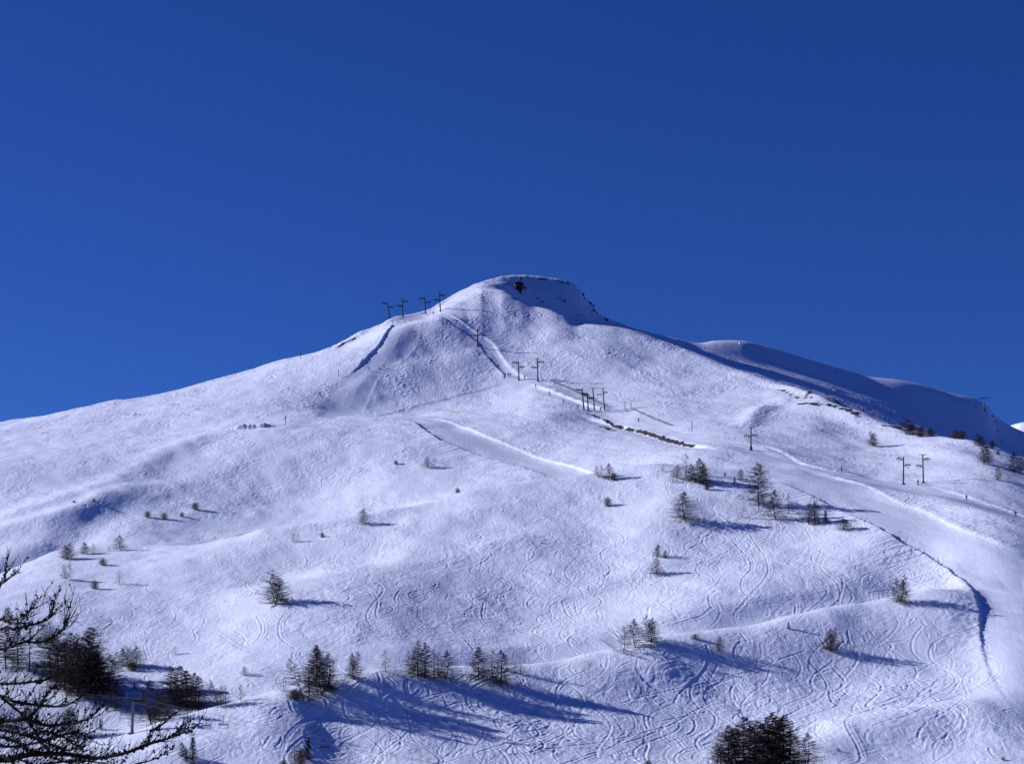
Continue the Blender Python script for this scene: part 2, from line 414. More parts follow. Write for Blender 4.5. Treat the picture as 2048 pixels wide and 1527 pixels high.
zones = [  # u range, v range, number of runs, length
    (620, 1900, 1050, 1200, 90, (25, 80)), (560, 1300, 1010, 1120, 30, (20, 60)), (1250, 1900, 950, 1120, 40, (20, 70)),
    (700, 1960, 1290, 1400, 100, (25, 75)), (380, 700, 1150, 1320, 30, (20, 60)), (60, 560, 1110, 1280, 14, (20, 60)),
    (560, 1150, 1380, 1480, 40, (18, 50)), (1150, 1950, 1230, 1330, 26, (20, 60)),
    (550, 760, 900, 1010, 7, (20, 60)), (1250, 1500, 1050, 1150, 8, (60, 90)),
    (1050, 1500, 690, 800, 22, (20, 60)), (880, 1150, 860, 930, 12, (15, 40)), (800, 1000, 650, 760, 12, (15, 40)), (0, 500, 800, 1000, 18, (20, 60))]
for (ua, ub, va, vb, n, (la, lb)) in zones:
    for i in range(n):
        p = hit(random.uniform(ua, ub), random.uniform(va, vb))
        tr = run_track(p.x, p.y, random.uniform(la, lb), random.uniform(.45, 1.15), random.uniform(28, 60), random.uniform(0, 6.28), random.uniform(-.4, .4))
        q = random.random(); cls = 0 if q < .03 else (1 if q < .38 else 2)
        draw(tr, cls)
        if random.random() < .4: draw([(x + .55, y + .15) for x, y in tr], min(2, cls + 1))
for i in range(70):     # traverses
    p = hit(random.uniform(300, 1900), random.uniform(1010, 1480))
    draw(run_track(p.x, p.y, random.uniform(15, 60), .12, 40, 0, random.choice((-1, 1)) * random.uniform(.9, 1.35)), random.choice((1, 2, 2)))
for i in range(4200):   # short skids and kicked-up turns
    p = hit(random.uniform(-60, 2100), random.uniform(560, 1527) if i % 2 else random.uniform(560, 900))
    draw(run_track(p.x, p.y, random.uniform(1.5, 6), .5, random.uniform(14, 30), random.uniform(0, 6.28), random.uniform(-1.1, 1.1)), random.choice((1, 2, 2, 2)))
# the big clear turns the photograph shows
for t in [[(1500,1070), (1530,1110), (1535,1150), (1500,1195), (1470,1230), (1475,1250), (1500,1256)],
          [(1465,1080), (1498,1115), (1502,1140), (1485,1160), (1490,1190), (1540,1208), (1580,1212), (1592,1222), (1575,1240)],
          [(1440,1180), (1420,1195), (1422,1215), (1450,1232), (1520,1238)], [(1330,1255), (1400,1235), (1422,1218)],
          [(1125,1200), (1140,1225), (1180,1245), (1225,1262)], [(1150,1200), (1160,1225), (1210,1250), (1240,1275)],
          [(570,1232), (558,1250), (565,1275), (600,1297)], [(515,1235), (525,1260), (505,1285), (490,1275)],
          [(800,1185), (792,1205), (830,1230), (880,1250)], [(968,1205), (966,1230), (990,1252), (1025,1262)],
          [(905,1255), (930,1275), (948,1297)], [(1660,1365), (1665,1395), (1710,1420), (1725,1435), (1718,1455)],
          [(1680,1335), (1690,1350), (1665,1370)], [(1720,1370), (1755,1378), (1740,1395), (1735,1410), (1775,1415), (1762,1435)],
          [(1290,1420), (1300,1450), (1350,1470), (1375,1500), (1420,1515)], [(1400,1395), (1430,1420), (1425,1450), (1395,1475), (1400,1500), (1430,1515)],
          [(620,980), (640,1000), (700,1010), (760,1005)], [(645,955), (650,975), (700,960), (740,925)]]:
    px_track(t)
def stamp(P, R):
    """distance raster to a set of points"""
    gx = (P[:, 0] - TX0) / TD; gy = (P[:, 1] - TY0) / TD
    ok = (gx > 8) & (gx < TNX - 8) & (gy > 8) & (gy < TNY - 8); gx, gy = gx[ok], gy[ok]
    ix, iy = gx.astype(np.int64), gy.astype(np.int64); flat = np.full(TNY * TNX, 9.0, np.float32)
    for oy in range(-R, R + 1):
        for ox in range(-R, R + 1):
            d = (np.hypot(ix + ox - gx, iy + oy - gy) * TD).astype(np.float32)
            np.minimum.at(flat, (iy + oy) * TNX + ix + ox, d)
    return flat.reshape(TNY, TNX)
track = np.zeros((TNY, TNX), np.float32)
for pts_, dep, wd in zip(PTS, (.075, .055, .036), (.22, .20, .20)):
    dist = stamp(np.vstack(pts_), 4)
    track += -dep * np.exp(-(dist / wd)**2) + .75 * dep * np.exp(-((dist - 2.2 * wd) / wd)**2)
carve = spectral(TNX, TNY, TD, 1.3, 7, 1.0, ax=1.0, ay=.75, seed=8, ang=.4)
patch = spectral(TNX // 8, TNY // 8 + 1, TD * 8, 12, 60, 1.2, seed=9)
patch = np.clip(.55 + .5 * patch, .12, 1.3)
keep = np.clip(1 - groom * 1.05, 0, 1)
farther = np.clip((D - 560) / 250, 0, 1)
fine = sample(track, X, D, TX0, TY0, TD) * (1 - .25 * farther) + sample(carve, X, D, TX0, TY0, TD) * (0.022 + .025 * farther) * sample(patch, X, D, TX0, TY0, TD * 8)
inside = (X > TX0 + 2) & (X < TX0 + TNX*TD - 2) & (D > TY0 + 2) & (D < TY0 + TNY*TD - 3)
Z += np.where(inside, fine * (keep + .06), 0)
corr = spectral(1300, 1400, 1.0, 3, 12, .8, ax=1.6, ay=.5, seed=21, ang=-.5)
Z += groom * 0.02 * sample(corr, X, D, RX0, RY0, RD)
rough = spectral(1300, 1400, RD, 2.2, 12, 1.0, seed=33)
bare *= np.clip(.85 + .32 * sample(rough, X, D, RX0, RY0, RD), 0, 1.2)
Z += .25 * bare * np.abs(sample(rough, X, D, RX0, RY0, RD))
del dist, track, carve

# ------------------------------------------------------------------ materials
def new_mat(name):
    m = bpy.data.materials.new(name); m.use_nodes = True
    nt = m.node_tree; b = nt.nodes["Principled BSDF"]
    return m, nt, b
def plain(name, col, rough=.6, metal=0.0, var=.25, scale=3.0):
    m, nt, b = new_mat(name)
    n = nt.nodes.new("ShaderNodeTexNoise"); n.inputs["Scale"].default_value = scale; n.inputs["Detail"].default_value = 4
    tc = nt.nodes.new("ShaderNodeTexCoord"); nt.links.new(tc.outputs["Object"], n.inputs["Vector"])
    mx = nt.nodes.new("ShaderNodeMix"); mx.data_type = 'RGBA'
    mx.inputs[6].default_value = (*[c * (1 - var) for c in col], 1); mx.inputs[7].default_value = (*[min(1, c * (1 + var)) for c in col], 1)
    nt.links.new(n.outputs["Fac"], mx.inputs[0]); nt.links.new(mx.outputs[2], b.inputs["Base Color"])
    b.inputs["Specular IOR Level"].default_value = .15; b.inputs["Roughness"].default_value = rough; b.inputs["Metallic"].default_value = metal
    return m

def snow_material():
    m, nt, b = new_mat("snow")
    N, L = nt.nodes.new, nt.links.new
    tc = N("ShaderNodeTexCoord")
    ag = N("ShaderNodeAttribute"); ag.attribute_name = "groomed"
    ab = N("ShaderNodeAttribute"); ab.attribute_name = "bare"
    def noise(scale, detail, rough=.55, st=(1, 1, 1), rot=0.0):
        mp = N("ShaderNodeMapping"); mp.inputs["Scale"].default_value = st; mp.inputs["Rotation"].default_value = (0, 0, rot)
        L(tc.outputs["Object"], mp.inputs["Vector"])
        n = N("ShaderNodeTexNoise"); n.inputs["Scale"].default_value = scale; n.inputs["Detail"].default_value = detail
        n.inputs["Roughness"].default_value = rough; L(mp.outputs[0], n.inputs["Vector"]); return n.outputs["Fac"]
    def math_(op, a, c):
        x = N("ShaderNodeMath"); x.operation = op
        for i, q in enumerate((a, c)):
            if isinstance(q, (int, float)): x.inputs[i].default_value = q
            else: L(q, x.inputs[i])
        return x.outputs[0]
    def mix(f, a, c):
        x = N("ShaderNodeMix"); x.data_type = 'RGBA'
        L(f, x.inputs[0])
        for i, q in ((6, a), (7, c)):
            if isinstance(q, tuple): x.inputs[i].default_value = (*q, 1)
            else: L(q, x.inputs[i])
        return x.outputs[2]
    big = noise(.02, 3)
    snow = mix(big, (.705, .74, .95), (.755, .79, .97))
    # bare ground shows through where the attribute beats a ragged noise
    rag = noise(2.6, 5, .8, (1, .6, 1), .6)
    f = math_('SUBTRACT', math_('MULTIPLY', ab.outputs["Fac"], 1.28), rag)
    f = math_('MULTIPLY', f, 9.0)
    cl = N("ShaderNodeClamp"); L(f, cl.inputs[0]); f = cl.outputs[0]
    earth = mix(noise(1.5, 5), (.014, .012, .013), (.055, .042, .034))
    col = mix(f, snow, earth)
    L(col, b.inputs["Base Color"])
    b.inputs["Roughness"].default_value = .55
    b.inputs["Specular IOR Level"].default_value = .25
    # wind crust and chopped snow
    keep_ = math_('SUBTRACT', 1.0, math_('MULTIPLY', ag.outputs["Fac"], .93))
    h1 = noise(.55, 7, .62, (1, .6, 1), .5)
    h2 = noise(2.2, 4, .6, (1, .8, 1), -.3)
    h = math_('ADD', math_('MULTIPLY', h1, .50), math_('MULTIPLY', h2, .17))
    pa = noise(.035, 3, .5, (1, .6, 1), .4)
    mr = N("ShaderNodeMapRange"); L(pa, mr.inputs[0]); mr.inputs[1].default_value = .42; mr.inputs[2].default_value = .60; mr.inputs[3].default_value = .40; mr.inputs[4].default_value = 1.0
    h = math_('MULTIPLY', h, math_('MULTIPLY', keep_, mr.outputs[0]))
    h = math_('ADD', h, math_('MULTIPLY', noise(.5, 3, .5, (2.2, .25, 1), -.45), .09))
    h = math_('ADD', h, math_('MULTIPLY', f, math_('MULTIPLY', noise(1.2, 6, .7), .9)))
    bp = N("ShaderNodeBump"); bp.inputs["Strength"].default_value = 1.0; bp.inputs["Distance"].default_value = .62
    L(h, bp.inputs["Height"]); L(bp.outputs[0], b.inputs["Normal"])
    return m
M_SNOW = snow_material()
M = dict(
    bark=plain("larch_bark", (.035, .027, .024), .9, 0, .35, 4), twig=plain("larch_twigs", (.050, .034, .030), .9, 0, .35, 2),
    pale=plain("pale_twigs", (.085, .056, .046), .9, 0, .3, 2), needle=plain("spruce_needles", (.012, .022, .016), .8, 0, .5, 3),
    near=plain("shaded_bark", (.012, .010, .009), .95, 0, .4, 30), steel=plain("dark_steel", (.028, .025, .025), .6, .2, .2, 2),  # near: larch bark with the tree's shade put into its almost black colour
    galv=plain("grey_steel", (.16, .16, .17), .45, .5, .2, 2), wood=plain("weathered_wood", (.10, .07, .045), .85, 0, .4, 2),
    stone=plain("stone", (.22, .19, .16), .9, 0, .4, 1.5), rock=plain("dark_rock", (.045, .042, .045), .9, 0, .5, .8),
    red=plain("red_padding", (.40, .06, .04), .8), orange=plain("orange_net", (.62, .40, .28), .8), black=plain("black_plastic", (.015, .015, .018), .5),
    skin=plain("skin", (.5, .32, .25), .6), navy=plain("navy_fabric", (.02, .025, .06), .8), dark=plain("charcoal_fabric", (.02, .02, .022), .8),
    bred=plain("red_fabric", (.22, .03, .03), .8), yellow=plain("yellow_ski", (.5, .36, .05), .4), roof=plain("dark_roof", (.04, .035, .035), .8),
    white=plain("white_paint", (.75, .75, .75), .5))

# ------------------------------------------------------------------ mesh helpers
def mesh_obj(name, verts, faces, mats, parent=None, smooth=False, midx=None):
    me = bpy.data.meshes.new(name)
    me.from_pydata([tuple(v) for v in verts], [], faces)
    for m in (mats if isinstance(mats, (list, tuple)) else [mats]): me.materials.append(m)
    if smooth: me.polygons.foreach_set("use_smooth", [True] * len(me.polygons))
    if midx is not None: me.polygons.foreach_set("material_index", midx)
    me.update()
    o = bpy.data.objects.new(name, me); C.objects.link(o)
    if parent is not None: o.parent = parent
    return o
def tag(o, label=None, cat=None, group=None, kind=None):
    if label: o["label"] = label
    if cat: o["category"] = cat
    if group: o["group"] = group
    if kind: o["kind"] = kind
    return o
def empty(name, loc=(0, 0, 0), rz=0.0, s=1.0):
    o = bpy.data.objects.new(name, None); C.objects.link(o)
    o.location = loc; o.rotation_euler = (0, 0, rz); o.scale = (s, s, s); o.empty_display_size = .3
    return o
def copy_tree(o, parent=None):
    c = o.copy(); C.objects.link(c)
    if parent is not None: c.parent = parent
    for ch in [x for x in o.children]: copy_tree(ch, c)
    return c
class MB:
    def __init__(s): s.v = []; s.f = []
    def tube(s, pts, rad, n=6, cap=True):
        pts = [Vector(p) for p in pts]
        if not isinstance(rad, (list, tuple)): rad = [rad] * len(pts)
        b0 = len(s.v); prev = None
        for i, p in enumerate(pts):
            t = (pts[min(i+1, len(pts)-1)] - pts[max(i-1, 0)])
            t = t.normalized() if t.length > 1e-9 else Vector((0, 0, 1))
            if prev is None:
                a = t.cross(Vector((0, 0, 1)))
                if a.length < .05: a = t.cross(Vector((1, 0, 0)))
            else: a = prev - t * prev.dot(t)
            a.normalize(); prev = a; b = t.cross(a)
            for k in range(n):
                th = 2*math.pi*k/n
                s.v.append(p + (a*math.cos(th) + b*math.sin(th)) * rad[i])
        for i in range(len(pts)-1):
            for k in range(n):
                q = b0 + i*n
                s.f.append((q+k, q+(k+1) % n, q+n+(k+1) % n, q+n+k))
        if cap:
            s.f.append(tuple(b0 + k for k in reversed(range(n))))
            s.f.append(tuple(b0 + (len(pts)-1)*n + k for k in range(n)))
        return s
    def box(s, c, sz, rot=None):
        b0 = len(s.v); c = Vector(c)
        for x in (-.5, .5):
            for y in (-.5, .5):
                for z in (-.5, .5):
                    p = Vector((x*sz[0], y*sz[1], z*sz[2]))
                    if rot is not None: p = rot @ p
                    s.v.append(c + p)
        for q in ((0,1,3,2), (4,6,7,5), (0,4,5,1), (2,3,7,6), (0,2,6,4), (1,5,7,3)): s.f.append(tuple(b0+i for i in q))
        return s
    def disc(s, c, axis, r, w, n=12):
        a = Vector(axis).normalized() * w / 2; return s.tube([Vector(c)-a, Vector(c)+a], r, n)
    def blob(s, c, r, n=0):
        b0 = len(s.v); c = Vector(c)
        for d in ((1,0,0), (-1,0,0), (0,1,0), (0,-1,0), (0,0,1), (0,0,-1)):
            s.v.append(c + Vector(d) * r * random.uniform(.75, 1.2))
        for t in ((0,2,4), (2,1,4), (1,3,4), (3,0,4), (2,0,5), (1,2,5), (3,1,5), (0,3,5)): s.f.append(tuple(b0+i for i in t))
    def build(s, name, m, parent=None, smooth=False): return mesh_obj(name, s.v, s.f, m, parent, smooth)

# ------------------------------------------------------------------ the mountain as one sheet
def build_ground():
    co = np.empty((NR, NC, 3), np.float32); co[..., 0] = X; co[..., 1] = D; co[..., 2] = Z
    me = bpy.data.meshes.new("snow_slope")
    me.vertices.add(NR*NC); me.vertices.foreach_set("co", co.ravel())
    r = np.arange(NR-1, dtype=np.int32)[:, None]; c = np.arange(NC-1, dtype=np.int32)[None]
    a = r*NC + c
    q = np.stack([a, a+1, a+NC+1, a+NC], -1).reshape(-1, 4)
    nf = len(q)
    me.loops.add(nf*4); me.loops.foreach_set("vertex_index", q.ravel())
    me.polygons.add(nf); me.polygons.foreach_set("loop_start", np.arange(0, nf*4, 4, dtype=np.int32))
    me.polygons.foreach_set("use_smooth", np.ones(nf, bool))
    for nm, A in (("groomed", groom), ("bare", bare)):
        at = me.attributes.new(nm, 'FLOAT', 'POINT'); at.data.foreach_set("value", A.astype(np.float32).ravel())
    me.materials.append(M_SNOW); me.update(calc_edges=True)
    o = bpy.data.objects.new("snow_slope", me); C.objects.link(o); tag(o, kind="structure")
    return o
build_ground()

def far_mountain():
    us = np.linspace(1900, 3000, 160); ds = np.linspace(2400, 3600, 60)
    crest = np.interp(us, [1900, 2000, 2020, 2048, 2100, 2300, 2600, 3000], [900, 862, 855, 848, 830, 770, 700, 680])
    v, f = [], []
    nz = spectral(160, 60, 10, 40, 300, 1.6, seed=5)
    for j, d in enumerate(ds):
        for i, u in enumerate(us):
            t = (d - 2400) / 1200; prof = math.sin(min(1, t*1.6) * math.pi/2) if t < .62 else 1 - (t-.62)*1.2
            v.append(((u-U0)/F*d, d, (V0-crest[i])/F*3150*prof + (1-abs(2*t-1))*3*nz[j, i]))
    for j in range(59):
        for i in range(159):
            a = j*160+i; f.append((a, a+1, a+161, a+160))
    o = mesh_obj("far_mountain", v, f, M_SNOW, smooth=True); tag(o, kind="structure")
far_mountain()
# ------------------------------------------------------------------ trees
def larch_proto(seed, h=8.0, spread=.30, trunks=1, dens=1.0, twig='twig', sparse=1.0, low=.07, round_=.0, lean=0.0):
    """bare winter larch: trunk with whorls of thin drooping limbs and twigs"""
    r = random.Random(seed)
    T, W = MB(), MB()
    stems = []
    for k in range(trunks):
        a = 2*math.pi*(k/trunks) + r.uniform(-.4, .4); off = 0 if trunks == 1 else r.uniform(.05, .12)*h
        hh = h * (1 if k == 0 else r.uniform(.72, .95))
        pts = []
        bend = (r.uniform(-.03, .03), r.uniform(-.03, .03))
        for i in range(9):
            t = i / 8; q = min(1, t*2.2)
            pts.append(Vector((math.cos(a)*off*q + bend[0]*h*math.sin(t*3) + lean*h*t, math.sin(a)*off*q + bend[1]*h*math.sin(t*2.5), hh*t - .25*(i == 0))))
        rr = [.0075*h*(1-.92*(i/8)) * (1 if trunks == 1 else .75) for i in range(9)]
        T.tube(pts, rr, 7)
        stems.append((pts, hh))
    for pts, hh in stems:
        n = int(125 * dens * sparse)
        for b in range(n):
            t = low + (1-low)*((b + r.random()) / n)
            i = min(7, int(t*8)); p = pts[i].lerp(pts[i+1], t*8 - i)
            ang = r.uniform(0, 6.283)
            prof = ((1 - t)**.85 * .75 + .25*math.sqrt(max(0, 1 - (2*t-.75)**2 * .9)) * (t < .97)) * (1 - round_) + round_ * math.sqrt(max(0, 1 - (2*t-.9)**2 * .8))
            if t < .12: prof *= .8 + t
            L = spread*h*prof*r.uniform(.6, 1.15) + .008*h
            if trunks > 1: L *= .85
            d = Vector((math.cos(ang), math.sin(ang), 0)); droop = r.uniform(.02, .34) * (1-t) - .10*t
            q = []
            for k in range(5):
                s = k/4
                q.append(p + d*L*s + Vector((0, 0, L*(-droop*s*1.4 + .22*s*s*s + .08*s))))
            br = .0022*h*(1 - t*.55)
            W.tube(q, [br, br*.8, br*.6, br*.42, br*.25], 3, False)
            m = int(20 * sparse) + 2
            side = Vector((-d.y, d.x, 0))
            for j in range(m):
                s = .15 + .85*(j + r.random())/m
                k = min(3, int(s*4)); c = q[k].lerp(q[k+1], s*4-k)
                ln = L * r.uniform(.10, .30) * (1.15 - s) + .010*h
                sg = r.choice((-1, 1))
                e = c + (side*sg*r.uniform(.5, 1) + d*r.uniform(.2, .9) + Vector((0, 0, r.uniform(-.5, .45)))).normalized()*ln
                mdl = c.lerp(e, .5) + Vector((0, 0, -.08*ln))
                w = .0017*h * r.uniform(.7, 1.2)
                W.tube([c, mdl, e], [w, w*.9, w*.5], 3, False)
    return T, W
def spruce_proto(seed, h=5.0, spread=.24, round_=0.0, dens=1.0):
    r = random.Random(seed); T, W = MB(), MB()
    T.tube([(0, 0, -.2), (0, 0, h*.5), (0, 0, h*.97)], [.02*h, .014*h, .002*h], 6)
    n = int(95*dens)
    for b in range(n):
        t = .06 + .93*(b + r.random())/n
        ang = r.uniform(0, 6.283); d = Vector((math.cos(ang), math.sin(ang), 0)); side = Vector((-d.y, d.x, 0))
        prof = (1-t)*(1-round_) + round_*math.sqrt(max(0, 1-(2*t-.95)**2))
        L = spread*h*prof*r.uniform(.75, 1.15) + .02*h
        p = Vector((0, 0, t*h)); e = p + d*L + Vector((0, 0, -L*.18))
        W.tube([p, e], [.004*h, .001*h], 3, False)
        m = 12
        for j in range(m):
            s = .12 + .88*(j + r.random())/m; c = p.lerp(e, s)
            ln = .055*h*r.uniform(.6, 1.2)*(1.2-s*.6); sg = r.choice((-1, 1))
            x = c + (side*sg*r.uniform(.4, 1) + d*.6 + Vector((0, 0, r.uniform(-.5, .5)))).normalized()*ln
            w = (x-c).cross(Vector((r.uniform(-1, 1), r.uniform(-1, 1), 1))).normalized()*ln*.28
            b0 = len(W.v); W.v += [c, c.lerp(x, .5)+w, x, c.lerp(x, .5)-w]; W.f.append((b0, b0+1, b0+2, b0+3))
    return T, W
def make_tree(kind, name, TW, tm, wm):
    root = empty(name, (0, -500, -300))
    TW[0].build('trunk', tm, root, True); TW[1].build('crown', wm, root)
    return root
PROTO = {}
def proto(k):
    if k in PROTO: return PROTO[k]
    H = 8.0
    spec = {
        'cone':  ('larch_tree', lambda: larch_proto(1, H, .26, 1, 1.5, sparse=1.15), 'twig'),
        'cone2': ('larch_tree', lambda: larch_proto(2, H, .24, 1, 1.35, sparse=1.0), 'twig'),
        'tall':  ('larch_tree', lambda: larch_proto(3, H, .19, 1, 1.4, sparse=1.0, low=.06), 'twig'),
        'thin':  ('larch_tree', lambda: larch_proto(4, H, .20, 1, .8, sparse=.75), 'twig'),
        'thin2': ('larch_tree', lambda: larch_proto(5, H, .22, 1, .75, sparse=.7, round_=.2), 'pale'),
        'multi': ('larch_tree', lambda: larch_proto(6, H, .34, 3, .85, sparse=1.0, low=.08), 'twig'),
        'multi2': ('larch_tree', lambda: larch_proto(7, H, .40, 4, .7, sparse=.9, low=.06, round_=.2), 'twig'),
        'twin':  ('larch_tree', lambda: larch_proto(8, H, .30, 2, .85, sparse=.85, low=.1), 'twig'),
        'wide':  ('larch_tree', lambda: larch_proto(9, H, .46, 2, .9, sparse=.9, low=.06, round_=.35), 'pale'),
        'lean':  ('larch_tree', lambda: larch_proto(10, H, .26, 1, .9, sparse=.8, lean=-.95), 'twig'),
        'slant': ('larch_tree', lambda: larch_proto(11, H, .24, 1, 1.0, sparse=.9, lean=-.16), 'twig'),
        'bush':  ('bare_shrub', lambda: larch_proto(12, H, .62, 4, .8, sparse=1.0, low=.03, round_=.75), 'pale'),
        'dense': ('larch_tree', lambda: larch_proto(13, H, .22, 1, 1.35, sparse=1.1, low=.05, round_=.25), 'twig'),
        'spruce': ('spruce_tree', lambda: spruce_proto(14, H, .26, 0, 1.3), 'needle'),
        'spruce2': ('spruce_tree', lambda: spruce_proto(15, H, .40, .55, 1.5), 'needle'),
        'ball':  ('round_shrub', lambda: spruce_proto(16, H, .62, .9, 2.2), 'twig'),
    }[k]
    PROTO[k] = [make_tree(k, spec[0], spec[1](), M['bark'], M[spec[2]]), False, spec[0]]
    return PROTO[k]
WIDEN = dict(cone=2.4, cone2=2.6, tall=2.3, thin=2.5, thin2=2.6, multi=2.0, multi2=1.9, twin=2.2, wide=1.8, slant=2.1, dense=2.3, lean=1.7, spruce=1.3, spruce2=1.25, ball=1.4, bush=1.4)
def plant(u, v, hpx, kind, label, wide=1.0, group=None, sink=0.0):
    p = hit(u, v); pr = proto(kind)
    if pr[1]: o = copy_tree(pr[0])
    else: o = pr[0]; pr[1] = True
    hm = hpx / F * p.y / 8.0
    o.location = (p.x, p.y, ground(p.x, p.y) - .05 - sink)
    o.rotation_euler = (0, 0, random.uniform(-.5, .5) if kind in ('lean', 'slant') else random.uniform(0, 6.28))
    wide *= WIDEN.get(kind, 1.0)
    o.scale = (hm*wide, hm*wide, hm)
    tag(o, label, {'larch_tree': 'tree', 'spruce_tree': 'tree', 'bare_shrub': 'shrub', 'round_shrub': 'shrub'}[pr[2]], group)
    return o

